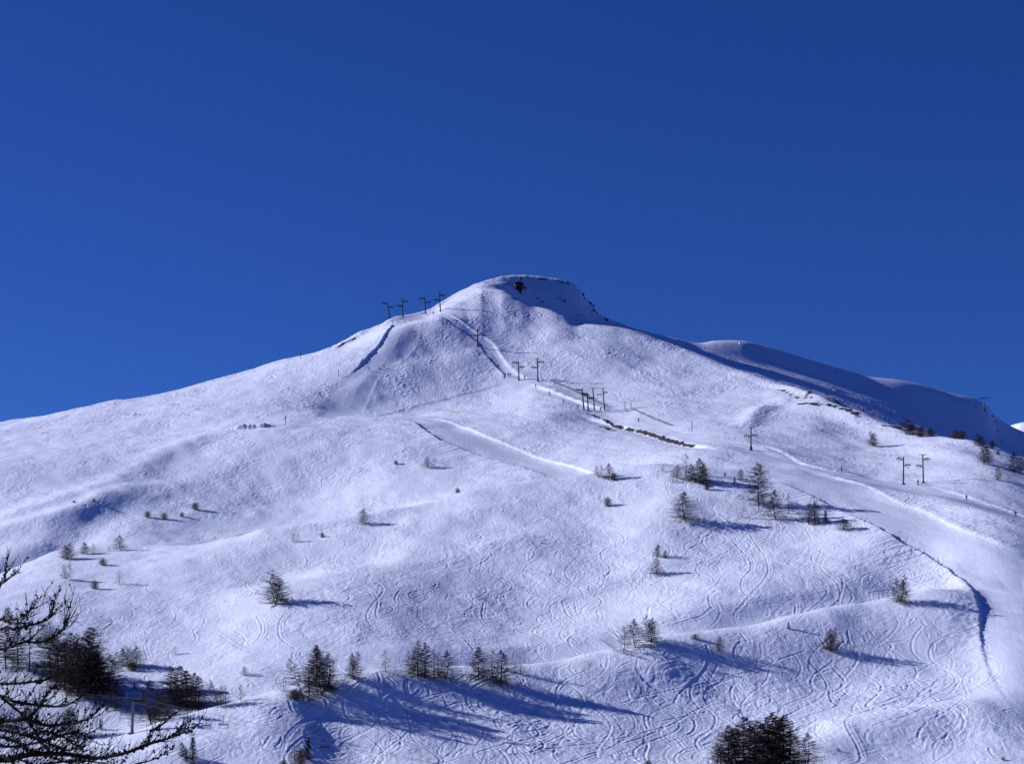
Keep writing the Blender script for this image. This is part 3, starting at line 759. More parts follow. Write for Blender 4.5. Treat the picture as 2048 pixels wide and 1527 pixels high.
G1, G2, G3, G4, G5, G6, G7 = ("larches on the crest of the lowest snow ridge", "larches in the wood at the lower left", "larches on the crest beside the groomed run",
    "small larches on the left bowl", "larches in the stand at the bottom edge", "scattered larches on the open slope", "larches under the shaded ridge")
TREES = [
 # lone and scattered trees of the left bowl
 (134,1118,36,'multi',"many-stemmed bare larch, largest of the row below the shaded gully",1.15,G4),
 (168,1107,24,'cone',"small bare larch second in the row below the shaded gully",1.2,G4),
 (187,1105,20,'thin',"little thin larch third in the row below the shaded gully",1.3,G4),
 (218,1101,11,'thin2',"faint tiny larch sapling just left of the neat cone-shaped one",1.2,G4),
 (241,1100,32,'cone2',"neat cone-shaped larch at the right end of the gully row",1.15,G4),
 (206,1130,16,'bush',"low round bare shrub below the cone-shaped larch, casting a thin shadow",1.0,G4),
 (132,1159,34,'twin',"bare twin-stemmed larch directly below the many-stemmed one",1.0,G4),
 (190,1177,19,'bush',"pale round bare shrub down the slope from the twin-stemmed larch",.9,G4),
 (238,1168,28,'thin2',"pale narrow larch standing alone right of the pale round shrub",1.1,G4),
 (29,1147,12,'bush',"tiny pale shrub just behind the tips of the near branches",.8,G4),
 (295,1034,14,'bush',"leftmost of four tiny shrubs high on the left bowl",1.0,G4),
 (329,1038,15,'bush',"second of four tiny shrubs high on the left bowl",.9,G4),
 (364,1033,11,'bush',"smallest of four tiny shrubs high on the left bowl",.8,G4),
 (390,1018,15,'bush',"uppermost of four tiny shrubs high on the left bowl",1.1,G4),
 (148,1005,6,'bush',"speck of a shrub on the rib above the shaded gully",1.0,G4),
 (188,1003,7,'bush',"slightly taller speck of a shrub on the rib above the gully",1.0,G4),
 (551,1208,72,'multi2',"broad dark many-stemmed larch standing alone with a long blue shadow",1.0,G6),
 (586,1084,20,'thin',"small ragged larch on the crest above the broad lone larch",1.1,G6),
 (596,1083,18,'thin2',"reddish sapling touching the small ragged larch on its right",1.0,G6),
 (645,1074,11,'bush',"tiny shrub on the crest right of the small ragged larch",.9,G6),
 (729,1048,32,'cone2',"conical larch alone on the middle crest with a thin shadow",1.15,G6),
 (792,928,9,'bush',"tiny faint shrub on the smooth snow above the pair of larches",1.0,G6),
 (855,936,24,'twin',"left larch of a small pair on the smooth upper bowl",1.1,G6),
 (868,935,20,'thin2',"right paler larch of a small pair on the smooth upper bowl",1.2,G6),
 (915,985,11,'bush',"tiny shrub by itself on the middle crest below the small pair",.9,G6),
 (350,1308,17,'thin2',"faint sparse larch alone on the tracked slope above the wood",1.4,G6),
 (489,1350,20,'twin',"small bushy larch with a shadow reaching to the ridge larches",1.2,G6),
 (125,1239,16,'thin2',"faint pinkish larch above the wood behind the near branches",1.3,G6),
 # crest of the lowest ridge
 (569,1382,32,'thin2',"pale sparse larch just left of the tall ridge group",1.1,G1),
 (608,1400,84,'slant',"tall larch leaning left at the front of the tall ridge group",1.05,G1),
 (618,1402,76,'thin',"slim larch just right of the left-leaning one in the ridge group",1.1,G1),
 (630,1372,84,'cone',"dark larch in the middle back of the tall ridge group",.95,G1),
 (643,1389,98,'multi',"tallest and broadest larch at the right of the ridge group",.85,G1),
 (655,1375,74,'thin',"slim larch behind the right edge of the tall ridge group",1.2,G1),
 (590,1398,24,'bush',"low tangle of bare twigs at the foot of the left-leaning larch",1.1,G1),
 (706,1358,58,'multi',"dense egg-shaped larch alone between the tall group and the thin one",.82,G1),
 (771,1343,46,'thin',"single thin see-through larch on the ridge crest",.95,G1),
 (823,1345,46,'twin',"leftmost larch of the long clump on the ridge crest",.95,G1),
 (836,1354,74,'tall',"tallest slim larch of the long clump, second from its left",1.1,G1),
 (850,1355,72,'tall',"slim larch beside the tallest one in the long clump",1.0,G1),
 (868,1357,60,'thin',"mid-height see-through larch in the middle of the long clump",1.1,G1),
 (879,1354,52,'thin',"shorter thin larch second from the right of the long clump",1.1,G1),
 (891,1358,58,'cone2',"drooping larch at the right end of the long clump",1.1,G1),
 (957,1357,64,'cone',"dense dark conical larch right of the long clump",1.0,G1),
 (988,1366,70,'thin',"thin larch at the left of the close pair on the ridge",1.15,G1),
 (1000,1372,74,'cone2',"low-branched larch at the right of the close pair on the ridge",1.05,G1),
 (1015,1341,9,'bush',"tiny shrub between the close pair and the small larches",1.0,G1),
 (1030,1345,26,'thin',"small larch leaning on its taller neighbour at the clump end",1.1,G1),
 (1041,1346,34,'thin2',"small open larch last of the trees along the ridge crest",1.2,G1),
 (1243,1304,30,'lean',"larch bent almost flat to the left over the bright crest",1.0,G6),
 (1247,1303,52,'thin',"upright thin larch beside the one bent almost flat",1.0,G6),
 (1271,1294,58,'cone2',"middle larch of the trio on the bright crest",1.0,G6),
 (1303,1285,58,'multi',"broad larch at the right of the trio on the bright crest",.9,G6),
 (1390,1277,10,'ball',"squat dark evergreen bush half buried on the bright crest",1.3,G6),
 (1439,1303,32,'wide',"small spreading larch below the crest right of the squat bush",.75,G6),
 (1577,1257,15,'spruce',"tiny crooked evergreen alone on the crest near the lone larch",1.1,G6),
 (1661,1302,52,'multi',"round-headed larch alone on the lower right slope with long shadow",.9,G6),
 (1800,1207,60,'multi',"larch on the crest near the right-hand run, shadow crossing the run",.85,G6),
 (1677,1501,7,'ball',"tiny dark shrub in the snow right of the bottom stand",1.0,G6),
 (2006,1519,8,'bush',"tiny reddish shrub at the bottom right corner",1.0,G6),
 (1316,1113,25,'spruce2',"round dark evergreen on the open slope casting a long shadow",1.0,G6),
 (1331,1116,17,'spruce2',"smaller dark evergreen touching the right of the round one",1.0,G6),
 (1314,1149,36,'cone2',"bare larch just below the two dark evergreens",1.1,G6),
 # crest with trees beside the run
 (1197,954,26,'twin',"left larch of the trio at the foot of the cut run",1.0,G3),
 (1217,959,34,'cone2',"tallest larch of the trio at the foot of the cut run",.9,G3),
 (1228,959,16,'bush',"low bare shrub at the right of the trio by the cut run",.8,G3),
 (1326,943,14,'thin',"small crooked larch left of the crest clump",1.0,G3),
 (1345,964,28,'thin2',"pale leftmost larch of the crest clump",1.3,G3),
 (1354,957,30,'twin',"second pale larch of the crest clump, behind the first",1.1,G3),
 (1371,950,44,'thin',"tall thin larch in the middle of the crest clump",1.1,G3),
 (1382,962,36,'cone2',"dark larch right of the tall thin one in the crest clump",1.0,G3),
 (1398,965,50,'cone',"densest dark larch of the crest clump",.9,G3),
 (1407,970,44,'tall',"narrow larch at the lower right end of the crest clump",1.1,G3),
 (1414,979,16,'bush',"low twiggy shrub below the right end of the crest clump",.9,G3),
 (1216,1012,20,'bush',"small bare shrub on the slope below the trio by the cut run",.8,G3),
 (1372,1042,60,'cone2',"open conical larch alone below the crest clump",1.25,G3),
 (1450,952,8,'spruce',"tiny evergreen tuft on the crest between clump and tall larch",1.5,G3),
 (1469,967,15,'spruce',"small dark evergreen left of the tallest crest larch",1.1,G3),
 (1482,961,24,'wide',"small airy larch just above the small dark evergreen",.8,G3),
 (1517,1010,84,'dense',"tallest and darkest larch beside the groomed run",.95,G3),
 (1485,1035,24,'thin2',"faint pale larch below and left of the darkest larch",1.0,G3),
 (1552,1038,60,'cone2',"larch leaning right between the darkest one and the run",.95,G3),
 (1577,1027,38,'thin',"slim larch close to the edge of the groomed run",1.1,G3),
 (1617,1048,42,'twin',"twin-stemmed larch left of the tall marker pole",1.0,G3),
 (1632,1047,44,'cone2',"dark larch at the foot of the tall marker pole",.9,G3),
 (1651,1044,25,'spruce',"neat little spruce right of the tall marker pole",1.1,G3),
 (1687,1060,24,'ball',"wide dark round bush at the edge of the groomed run",1.25,G3),
 # below the shaded ridge, right
 (1747,892,32,'multi',"bushy larch standing alone below the bare earth bands",.9,G7),
 (1812,868,34,'twin',"left larch of the row along the top of the bright slope",1.2,G7),
 (1824,870,30,'multi',"second brownish larch of the row atop the bright slope",1.1,G7),
 (1841,873,24,'bush',"low brown shrub in the middle of the row atop the bright slope",.9,G7),
 (1861,872,18,'bush',"last low shrub of the row atop the bright slope",.9,G7),
 (1912,877,20,'bush',"left half of the round brown pair against the shaded face",.9,G7),
 (1923,878,20,'bush',"right half of the round brown pair against the shaded face",.9,G7),
 (1960,892,27,'multi',"upper brown larch above the pair near the right edge",1.2,G7),
 (1968,928,44,'twin',"left larch of the pair near the right edge",.9,G7),
 (1977,928,38,'cone2',"right larch of the pair near the right edge",1.0,G7),
 (1984,895,15,'bush',"small shrub right of the upper brown larch",.8,G7),
 (1996,908,9,'bush',"tiniest shrub between the pair and the rightmost larches",1.0,G7),
 (2030,944,42,'cone2',"larch just inside the right edge of the view",1.0,G7),
 (2042,946,36,'twin',"larch cut by the right edge of the view",1.0,G7),
 (1996,961,30,'wide',"open spreading larch lowest of those under the shaded ridge",.75,G7),
 # wood at the lower left
 (17,1245,32,'dense',"larch at the top left of the wood behind the near branches",1.2,G2),
 (78,1292,52,'twin',"bluish larch at the upper edge of the wood behind the branches",1.0,G2),
 (98,1283,44,'wide',"brown spreading larch at the upper edge of the wood",.7,G2),
 (12,1335,85,'cone',"larch at the far left of the wood behind the branches",1.0,G2),
 (36,1325,75,'tall',"slim larch at the left of the wood behind the branches",1.1,G2),
 (58,1340,80,'thin',"thin larch left of the dark heart of the wood",1.1,G2),
 (100,1362,88,'dense',"dark larch at the left rim of the dense heart of the wood",1.2,G2),
 (118,1352,96,'dense',"dark larch in the back row of the dense heart of the wood",1.2,G2),
 (130,1380,98,'dense',"dark larch in the front row left of the wood's heart",1.2,G2),
 (142,1368,104,'tall',"tall slim larch rising in the middle of the dense wood",1.3,G2),
 (155,1392,104,'dense',"dark larch at the very centre of the dense wood",1.25,G2),
 (168,1372,118,'multi',"broad larch with the highest top in the dense wood",.85,G2),
 (176,1394,100,'cone',"conical larch in the front row of the dense wood",1.1,G2),
 (184,1378,124,'dense',"high dark larch right of the centre of the dense wood",1.0,G2),
 (194,1396,92,'dense',"dark larch at the right foot of the dense wood",1.1,G2),
 (214,1382,80,'twin',"twin larch at the right rim of the dense wood",1.1,G2),
 (222,1378,70,'cone2',"larch rising beside the twin one at the wood's right rim",1.1,G2),
 (243,1330,36,'cone2',"first of three small larches above the long blue shadows",1.1,G2),
 (258,1336,46,'twin',"second and bushiest of three small larches above the blue shadows",1.1,G2),
 (270,1334,44,'cone2',"third of three small larches above the blue shadows",1.1,G2),
 (265,1341,18,'bush',"round shrub at the foot of the three small larches",1.0,G2),
 (232,1416,54,'cone2',"larch left of the chairlift pylon, over the hanging chair",1.2,G2),
 (269,1377,15,'spruce',"tiny spruce just above the head of the chairlift pylon",1.2,G2),
 (303,1447,88,'cone2',"larch with long drooping limbs right of the chairlift pylon",1.15,G2),
 (340,1438,60,'slant',"crooked larch leaning left behind the near branch tips",1.2,G2),
 (322,1430,56,'wide',"spreading larch between the drooping and the crooked ones",.7,G2),
 (338,1388,58,'cone2',"larch at the upper left of the right-hand group of the wood",1.0,G2),
 (352,1408,54,'dense',"short dark dense larch in the right-hand group of the wood",1.2,G2),
 (359,1414,84,'cone',"tall dark larch in the centre of the right-hand group",1.1,G2),
 (372,1416,76,'tall',"slim tall larch right of the centre of the right-hand group",1.3,G2),
 (386,1420,76,'cone2',"larch second from the right of the right-hand group",1.1,G2),
 (396,1420,70,'thin',"thin larch at the right end of the right-hand group",1.2,G2),
 (306,1438,30,'bush',"bushy undergrowth at the foot of the drooping larch",1.0,G2),
 (436,1413,56,'slant',"left-leaning larch of the open trio at the start of the crest",1.1,G2),
 (444,1414,44,'thin',"middle thin larch of the open trio at the start of the crest",1.2,G2),
 (452,1411,42,'thin',"right thin larch of the open trio at the start of the crest",1.1,G2),
 (482,1402,34,'thin',"lone see-through larch on the crest right of the open trio",1.1,G2),
 (137,1467,66,'multi2',"pale bushy larch alone below the dense wood",.8,G2),
 (201,1458,22,'spruce',"small spruce on the bright snow left of the chairlift pylon",1.0,G2),
 # bottom edge
 (364,1512,30,'spruce2',"left dark evergreen of the snowy clump at the bottom",.9,G6),
 (372,1521,26,'spruce2',"low middle evergreen of the snowy clump at the bottom",1.1,G6),
 (386,1520,48,'spruce',"pointed right evergreen of the snowy clump at the bottom",1.0,G6),
 (384,1540,22,'bush',"bare twiggy shrub below the pointed evergreen at the bottom",1.0,G6),
 (590,1528,48,'thin',"bare thin larch left of the dark spruce at the bottom edge",1.1,G6),
 (616,1518,46,'spruce',"dark pointed spruce at the bottom edge near the shaded hollow",1.1,G6),
 (602,1526,34,'bush',"dark twiggy shrub between bare larch and spruce at the bottom",.8,G6),
 (567,1532,14,'bush',"low reddish shrub at the bottom edge left of the bare larch",1.2,G6),
 (633,1462,13,'thin2',"faint bare sapling in the shaded hollow",1.2,G6),
 (1297,1532,16,'bush',"faint pinkish shrub at the bottom edge left of the stand",1.2,G6),
]
BASE5 = [(1432,1542,62,'cone2'), (1443,1536,80,'thin'), (1455,1545,105,'cone'), (1464,1540,92,'tall'), (1478,1548,108,'cone2'), (1490,1544,122,'dense'), (1500,1552,112,'tall'),
         (1512,1546,116,'dense'), (1522,1554,120,'cone'), (1534,1548,126,'tall'), (1543,1544,132,'cone2'), (1552,1552,130,'dense'), (1562,1547,124,'tall'), (1571,1545,128,'cone'), (1582,1540,92,'cone2'), (1612,1542,86,'cone2')]
W5 = ["lowest larch at the left end of the bottom stand", "thin larch second from the left of the bottom stand", "first tall larch at the left of the bottom stand",
      "narrow larch fourth from the left of the bottom stand", "larch with a forked top left of the dark heart of the bottom stand", "dark spiky larch just left of the heart of the bottom stand",
      "narrow larch in the dip of the bottom stand's skyline", "blackest larch at the heart of the bottom stand", "larch right behind the blackest one of the bottom stand",
      "slim larch left of the highest top of the bottom stand", "larch with the highest top of the bottom stand", "thick dark larch under the highest top of the bottom stand",
      "slim larch right of the highest top of the bottom stand", "last tall larch at the right shoulder of the bottom stand", "shorter larch below the right shoulder of the bottom stand",
      "separate drooping larch standing just right of the bottom stand"]
TREES += [(b[0], b[1], b[2]*.92, b[3], w, 1.0, G5) for b, w in zip(BASE5, W5)]
for t in TREES: plant(*t)

# ------------------------------------------------------------------ the near larch whose branches reach into the lower left
def near_larch():
    Dn = 14.0
    root = empty('larch_tree', ((-300-U0)/F*Dn - .15, Dn, 0))
    bx, by = root.location.x, root.location.y
    gz = ground(bx, by); root.location.z = gz
    tag(root, "near dark larch whose knobbly bare branches reach in from the left edge", "tree")
    r = random.Random(5)
    def w(u, v, d=0.0): return Vector(((u-U0)/F*(Dn+d), Dn+d, (V0-v)/F*(Dn+d))) - Vector((bx, by, gz))
    T = MB(); top = w(-330, 985).z
    T.tube([(0, 0, -.3), (.02, 0, top*.35), (-.03, .03, top*.7), (0, 0, top)], [.15, .12, .075, .012], 12)
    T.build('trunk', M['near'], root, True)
    px = Dn / F
    def shoot(B, c, d, L, r0, depth=0):
        n = 5; pts = []; p = c.copy(); dd = d.normalized()
        for k in range(n+1):
            pts.append(p.copy()); dd = (dd + Vector((r.uniform(-.12, .12), r.uniform(-.12, .12), .16 + r.uniform(-.1, .1)))).normalized(); p = p + dd*L/n
        B.tube(pts, [max(.0016, r0*(1 - .75*k/n)) for k in range(n+1)], 5, False)
        nb = int(L/.06)
        for k in range(nb):
            if r.random() < .42:
                s = r.random()*.85; i = min(n-1, int(s*n)); q = pts[i].lerp(pts[i+1], s*n-i)
                B.blob(q + Vector((r.uniform(-1, 1), r.uniform(-1, 1), r.uniform(-1, 1)))*.006, r.uniform(.006, .012))
        if depth < 1 and L > .16:
            for k in range(int(L/.09)):
                s = r.uniform(.2, .9); i = min(n-1, int(s*n)); q = pts[i].lerp(pts[i+1], s*n-i)
                shoot(B, q, dd + Vector((r.uniform(-1, 1), r.uniform(-.8, .8), r.uniform(-.3, .8))), L*r.uniform(.25, .5), r0*.55, depth+1)
    def limb(pts, r0, r1, dens=1.0, sl=(.08, .27), up=.6):
        d0 = r.uniform(-.5, .5); q = [w(u, v, d0 + .25*math.sin(i*1.7)) for i, (u, v) in enumerate(pts)]
        start = Vector((0, 0, q[0].z - .05)); q = [start] + q if pts[0][0] < -100 else q
        P = catmull(q, 6); n = len(P)
        B = MB(); B.tube(P, [r0 + (r1-r0)*(i/(n-1)) for i in range(n)], 8, False)
        L = 0
        for a, b in zip(P[:-1], P[1:]):
            seg = (b-a).length; t = (b-a).normalized(); L += seg
            u_here = U0 + (a.x+bx)/(a.y+by)*F
            m = seg/.05*dens*(1.05 if u_here > -60 else .2)*(1.2 if u_here < 150 and pts[0][1] > 1390 else 1)
            for k in range(int(m) + (r.random() < m % 1)):
                c = a.lerp(b, r.random())
                d = t*r.uniform(.5, 1.3) + Vector((r.uniform(-.25, .6), r.uniform(-.7, .7), r.uniform(-.6, .8)*up))
                shoot(B, c, d, r.uniform(*sl), .0038)
                if r.random() < .7: B.blob(c + Vector((r.uniform(-1, 1), 0, r.uniform(-1, 1)))*.014, r.uniform(.009, .017))
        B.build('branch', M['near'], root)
    limb([(-250,1430), (-120,1500), (0,1519), (59,1508), (132,1507), (190,1515), (249,1505), (300,1486), (339,1475), (361,1466), (380,1463)], .028, .004, 1.2)
    limb([(249,1505), (285,1490), (296,1482), (303,1461), (325,1447), (350,1425)], .010, .003, 1.3, (.05, .16))
    limb([(345,1473), (357,1460), (366,1450), (367,1440)], .005, .003, .8, (.03, .07))
    limb([(-250,1380), (-100,1425), (0,1440), (51,1438), (88,1449), (125,1448), (161,1442), (183,1431), (208,1406)], .022, .003, 1.0)
    limb([(-250,1330), (-100,1370), (0,1391), (29,1402), (73,1409), (117,1412), (139,1406), (164,1390)], .020, .003, 1.0)
    limb([(-250,1320), (-100,1350), (0,1366), (59,1363), (88,1359), (132,1338), (163,1304)], .016, .003, 1.0)
    limb([(-250,1260), (-100,1290), (0,1297), (44,1284), (88,1282), (125,1260), (131,1236)], .015, .003, 1.1)
    limb([(-250,1240), (-100,1265), (0,1258), (29,1256), (59,1250), (95,1237), (105,1216), (106,1204)], .012, .002, 1.0)
    limb([(-250,1215), (-100,1240), (0,1240), (34,1235), (56,1226), (68,1198)], .010, .002, 1.0)
    limb([(-250,1150), (-80,1190), (0,1168), (13,1158), (36,1142)], .008, .002, .7, (.06, .2))
    limb([(-250,1140), (-80,1185), (0,1164), (9,1150), (13,1128), (18,1097)], .008, .002, .6, (.06, .16))
    limb([(-250,1400), (-80,1450), (20,1462), (80,1480), (130,1500)], .016, .004, 1.6)
    limb([(-250,1440), (-80,1480), (20,1492), (90,1480), (150,1465), (185,1480)], .014, .003, 1.5)
    limb([(-250,1450), (-100,1500), (10,1535), (80,1528), (160,1520), (230,1530)], .020, .004, 1.5)
    limb([(-250,1470), (-100,1540), (0,1560), (120,1545), (200,1540), (300,1520), (345,1495)], .018, .003, .9)
    limb([(-250,1425), (-100,1470), (10,1475), (60,1500), (110,1515), (160,1535)], .014, .003, 1.8)
    limb([(-250,1400), (-100,1440), (10,1450), (50,1470), (90,1462), (130,1475), (165,1500)], .012, .003, 1.8)
    limb([(-250,1460), (-100,1510), (0,1512), (50,1522), (100,1545)], .014, .003, 1.8)
    limb([(51,1438), (70,1425), (80,1410), (95,1385), (118,1368)], .010, .003, 1.0, (.06, .2))
    limb([(0,1391), (35,1420), (55,1440), (75,1470), (95,1500)], .010, .005, 1.2)
near_larch()

# ------------------------------------------------------------------ drag-lift pylons, posts, chairlift
def sheaves(B, c, n=3, side=1, s=1.0):
    for k in range(n): B.disc((c[0] + (k-(n-1)/2)*.42*s, c[1], c[2] + .12*(k % 2)), (0, 1, 0), .17*s, .08, 10)
    B.box((c[0], c[1] + .08, c[2] + .02), (.45*n*s, .05, .10))
def pylon(u, v, hpx, style, label, lean=0.0, pad=None, hook=True):
    p = hit(u, v); h = hpx / F * p.y
    root = empty('lift_pylon', (p.x, p.y, ground(p.x, p.y)))
    tag(root, label, "lift pylon", "drag lift pylons up the mountain")
    top = Vector((lean*h, 0, h)); TK = 1.05 + .6*min(1, max(0, (p.y-540)/300))
    B = MB(); B.tube([(0, 0, -.3), top*.5, top], [.20*TK, .17*TK, .15*TK], 10); B.box((0, 0, .1), (.9, .9, .35)); B.build('mast', M['steel'], root)
    def at(f): return top * f
    if style in ('A', 'C'):
        b = MB(); b.box(at(.985) + Vector((0, 0, .05)), (2.5, .16, .16)); b.tube([at(.9), at(.98) + Vector((.5, 0, 0))], .05, 6); b.build('crossbar', M['steel'], root)
    up, dn = ((1, .84), (-1, .60)) if style == 'A' else (((-1, .93), (1, .70)) if style == 'B' else ((1, .66), (-1, .63)))
    for sg, f in (up, dn):
        c = at(f); L = 1.25*(.5+.5*TK)
        b = MB(); b.box(c + Vector((sg*L/2, 0, 0)), (L, .14, .18)); b.box(c + Vector((sg*L/2, 0, -.42)), (L, .10, .12)); b.tube([c + Vector((sg*.2, 0, -.4)), c + Vector((sg*L, 0, 0))], .035, 5)
        if style == 'B' and f > .9 and hook: b.tube([c + Vector((-L, 0, 0)), c + Vector((-L-.25, 0, .35)), c + Vector((-L+.05, 0, .75)), c + Vector((-L+.3, 0, .95))], .06, 6)
        br = b.build('bracket', M['steel'], root)
        w = MB(); sheaves(w, (c.x + sg*L, c.y - .1, c.z + .02), 3, 1, 1.25*TK); w.build('sheave_wheels', M['black'], br)
        hb = MB(); hb.tube([c + Vector((sg*(L+.15), -.15, 0)), c + Vector((sg*(L+.15), -.15, -.75))], .04, 5); hb.box(c + Vector((sg*(L+.15), -.15, -.8)), (.35, .2, .14)); hb.build('cable_guard', M['steel'], br)
    if pad:
        b = MB(); b.tube([(0, 0, .1), (0, 0, 1.15), (0, 0, 1.35)], [.42, .40, .28], 12); b.build('crash_pad', M[pad], root)
    return root
pylon(780,637,33,'B',"leftmost pylon on the skyline, leaning left with heavy wheel brackets",-.17, hook=False)
pylon(806,633,36,'A',"second skyline pylon with a top crossbar, close beside the leaning one",-.06)
pylon(851,627,33,'B',"third skyline pylon with a bracket high on its left",-.06, hook=False)
pylon(881,623,39,'A',"fourth pylon, with a crossbar, at the head of the upper drag-lift track",-.06)
pylon(955,692,34,'C',"pylon with red crash pad halfway along the upper drag-lift track",0, 'red')
pylon(1038,760,38,'B',"thick pylon at the right bend below the red-padded one",-.03, hook=False)
pylon(1076,762,46,'A',"slim pylon with a top crossbar right of the thick pylon",-.03)
pylon(1168,820,44,'B',"leftmost mast of the cluster above the bare earth strip",-.09, hook=False)
pylon(1177,822,38,'B',"shorter second mast of the cluster above the bare earth strip",-.08, hook=False)
pylon(1502,900,46,'C',"lone pylon with wooden crash pad beside its long thin shadow",0, 'wood')
pylon(1807,968,55,'B',"pylon with a curved hook high on its left on the right-hand track",.0)
pylon(1847,965,57,'A',"pylon with a top crossbar, right of the hooked one",-.03)

def portal():
    a = hit(1189, 820); b2 = hit(1207, 818); h = 44/F*a.y
    root = empty('lift_pylon', (a.x, a.y, ground(a.x, a.y))); tag(root, "two-legged portal pylon joined by a long top bar, in the cluster", "lift pylon", "drag lift pylons up the mountain")
    dx = 2.35*1.7
    gz = ground(a.x+dx, a.y) - ground(a.x, a.y)
    for x, z0 in ((0, 0), (dx, gz)):
        m = MB(); m.tube([(x, 0, z0-.3), (x-.35, 0, h*.5), (x-.7, 0, h)], [.26, .23, .20], 10); m.build('mast', M['steel'], root)
    m = MB(); m.box((dx/2-.7, 0, h), (dx+2.6, .14, .14)); m.build('crossbar', M['steel'], root)
    for x, f, n in ((dx+.3, .80, 1), (dx*.5-.4, .70, -1), (-1.0, .55, 1)):
        m = MB(); m.box((x, 0, h*f), (1.6, .1, .12)); m.tube([(x-.8, 0, h*f-.3), (x, 0, h*f+.25), (x+.8, 0, h*f-.1)], .06, 6); br = m.build('bracket', M['steel'], root)
        w = MB(); sheaves(w, (x+.3, -.1, h*f+.1), 4); w.build('sheave_wheels', M['black'], br)
portal()

def ridge_pylon():
    p = hit(1971, 824); h = 29/F*p.y
    root = empty('lift_pylon', (p.x, p.y, ground(p.x, p.y)-.5)); tag(root, "grey tubular pylon with wide head alone on the shaded ridge at right", "lift pylon")
    top = Vector((-.14*h, 0, h))
    m = MB(); m.tube([(0, 0, -1), top], [.5, .34], 12); m.build('mast', M['galv'], root)
    m = MB(); m.box(top + Vector((0, 0, .1)), (6.2, .5, .4)); m.box(top + Vector((0, 0, .75)), (3.2, .3, .15)); m.build('crossarm', M['galv'], root)
    for sg in (-1, 1):
        m = MB(); sheaves(m, (top.x + sg*2.7, -.3, top.z - .1), 4, 1, 1.4); m.build('sheave_wheels', M['black'], root)
ridge_pylon()

chair_pyl = hit(264, 1466)
def chair_pylon():
    p = chair_pyl; k = p.y / F
    root = empty('chairlift_pylon', (p.x, p.y, ground(p.x, p.y))); tag(root, "grey chairlift pylon with service frame standing at the lower left", "lift pylon")
    h = 66*k
    m = MB(); m.tube([(0, 0, -.5), (.08, 0, h*.5), (.22, 0, h)], [.30, .26, .21], 14); m.box((0, 0, .05), (1.2, 1.2, .3)); m.build('mast', M['galv'], root)
    m = MB(); m.box((.22, 0, h+.05), (4.6, .25, .28)); m.box((.22, 0, h-.25), (1.4, .2, .3)); m.build('crossarm', M['steel'], root)
    m = MB()
    for x in (-.95, 1.55): m.tube([(x, 0, h+.1), (x, 0, h+1.35)], .05, 6)
    m.box((.3, 0, h+1.35), (3.0, .12, .12)); m.build('service_frame', M['galv'], root)
    for sg in (-1, 1):
        x = .22 + sg*2.25
        m = MB(); m.box((x, 0, h-.05), (.18, 2.6, .16)); b = m.build('sheave_beam', M['steel'], root)
        w = MB()
        for j in range(6): w.disc((x, (j-2.5)*.42, h+.12), (1, 0, 0), .18, .08, 10)
        w.build('sheave_wheels', M['black'], b)
        g = MB()
        for j in (-1, 1): g.box((x+sg*.3, j*.9, h-.25), (.5, .5, .05))
        g.build('catwalk', M['galv'], b)
    m = MB()
    for z in np.arange(.6, h-.4, .35): m.box((-.33 + .22*z/h, 0, z), (.06, .34, .03))
    m.build('ladder', M['steel'], root)
    return h
hp = chair_pylon()
cabz = chair_pyl.z + hp + .28
def cable(name, pts, label):
    P = []
    for a, b in zip(pts[:-1], pts[1:]):
        L = (b-a).length
        for i in range(12): 
            t = i/12; P.append(a.lerp(b, t) - Vector((0, 0, 4*t*(1-t)*L*.006)))
    P.append(pts[-1]); B = MB(); B.tube(P, .022, 5); o = B.build(name, M['steel']); tag(o, label, "cable", "chairlift haul ropes"); return P
def W3(u, v, d): return Vector(((u-U0)/F*d, d, (V0-v)/F*d))
dp = chair_pyl.y
cl = Vector((chair_pyl.x + .22 - 2.25, dp, cabz)); cr = Vector((chair_pyl.x + .22 + 2.25, dp, cabz))
ul, vl = U0 + cl.x/dp*F, V0 - cl.z/dp*F
ur, vr = U0 + cr.x/dp*F, V0 - cr.z/dp*F
far = Vector((-150, 430, 35))
A1 = W3(413, 1432, 322); A2 = A1 + (A1-cl)*2.2
B1 = W3(650, 1474, 300); B2 = B1 + (B1-cr)*.8
lineA = cable('haul_rope', [W3(-60, 1368, dp+30), cl, A1, A2], "thin haul rope from the left arm of the chairlift pylon downhill")
lineB = cable('haul_rope', [W3(-10, 1366, dp+32), cr, W3(447, vr + (1474-vr)*(447-ur)/(650-ur), 318), B1, B2], "thin haul rope from the right arm of the chairlift pylon downhill")
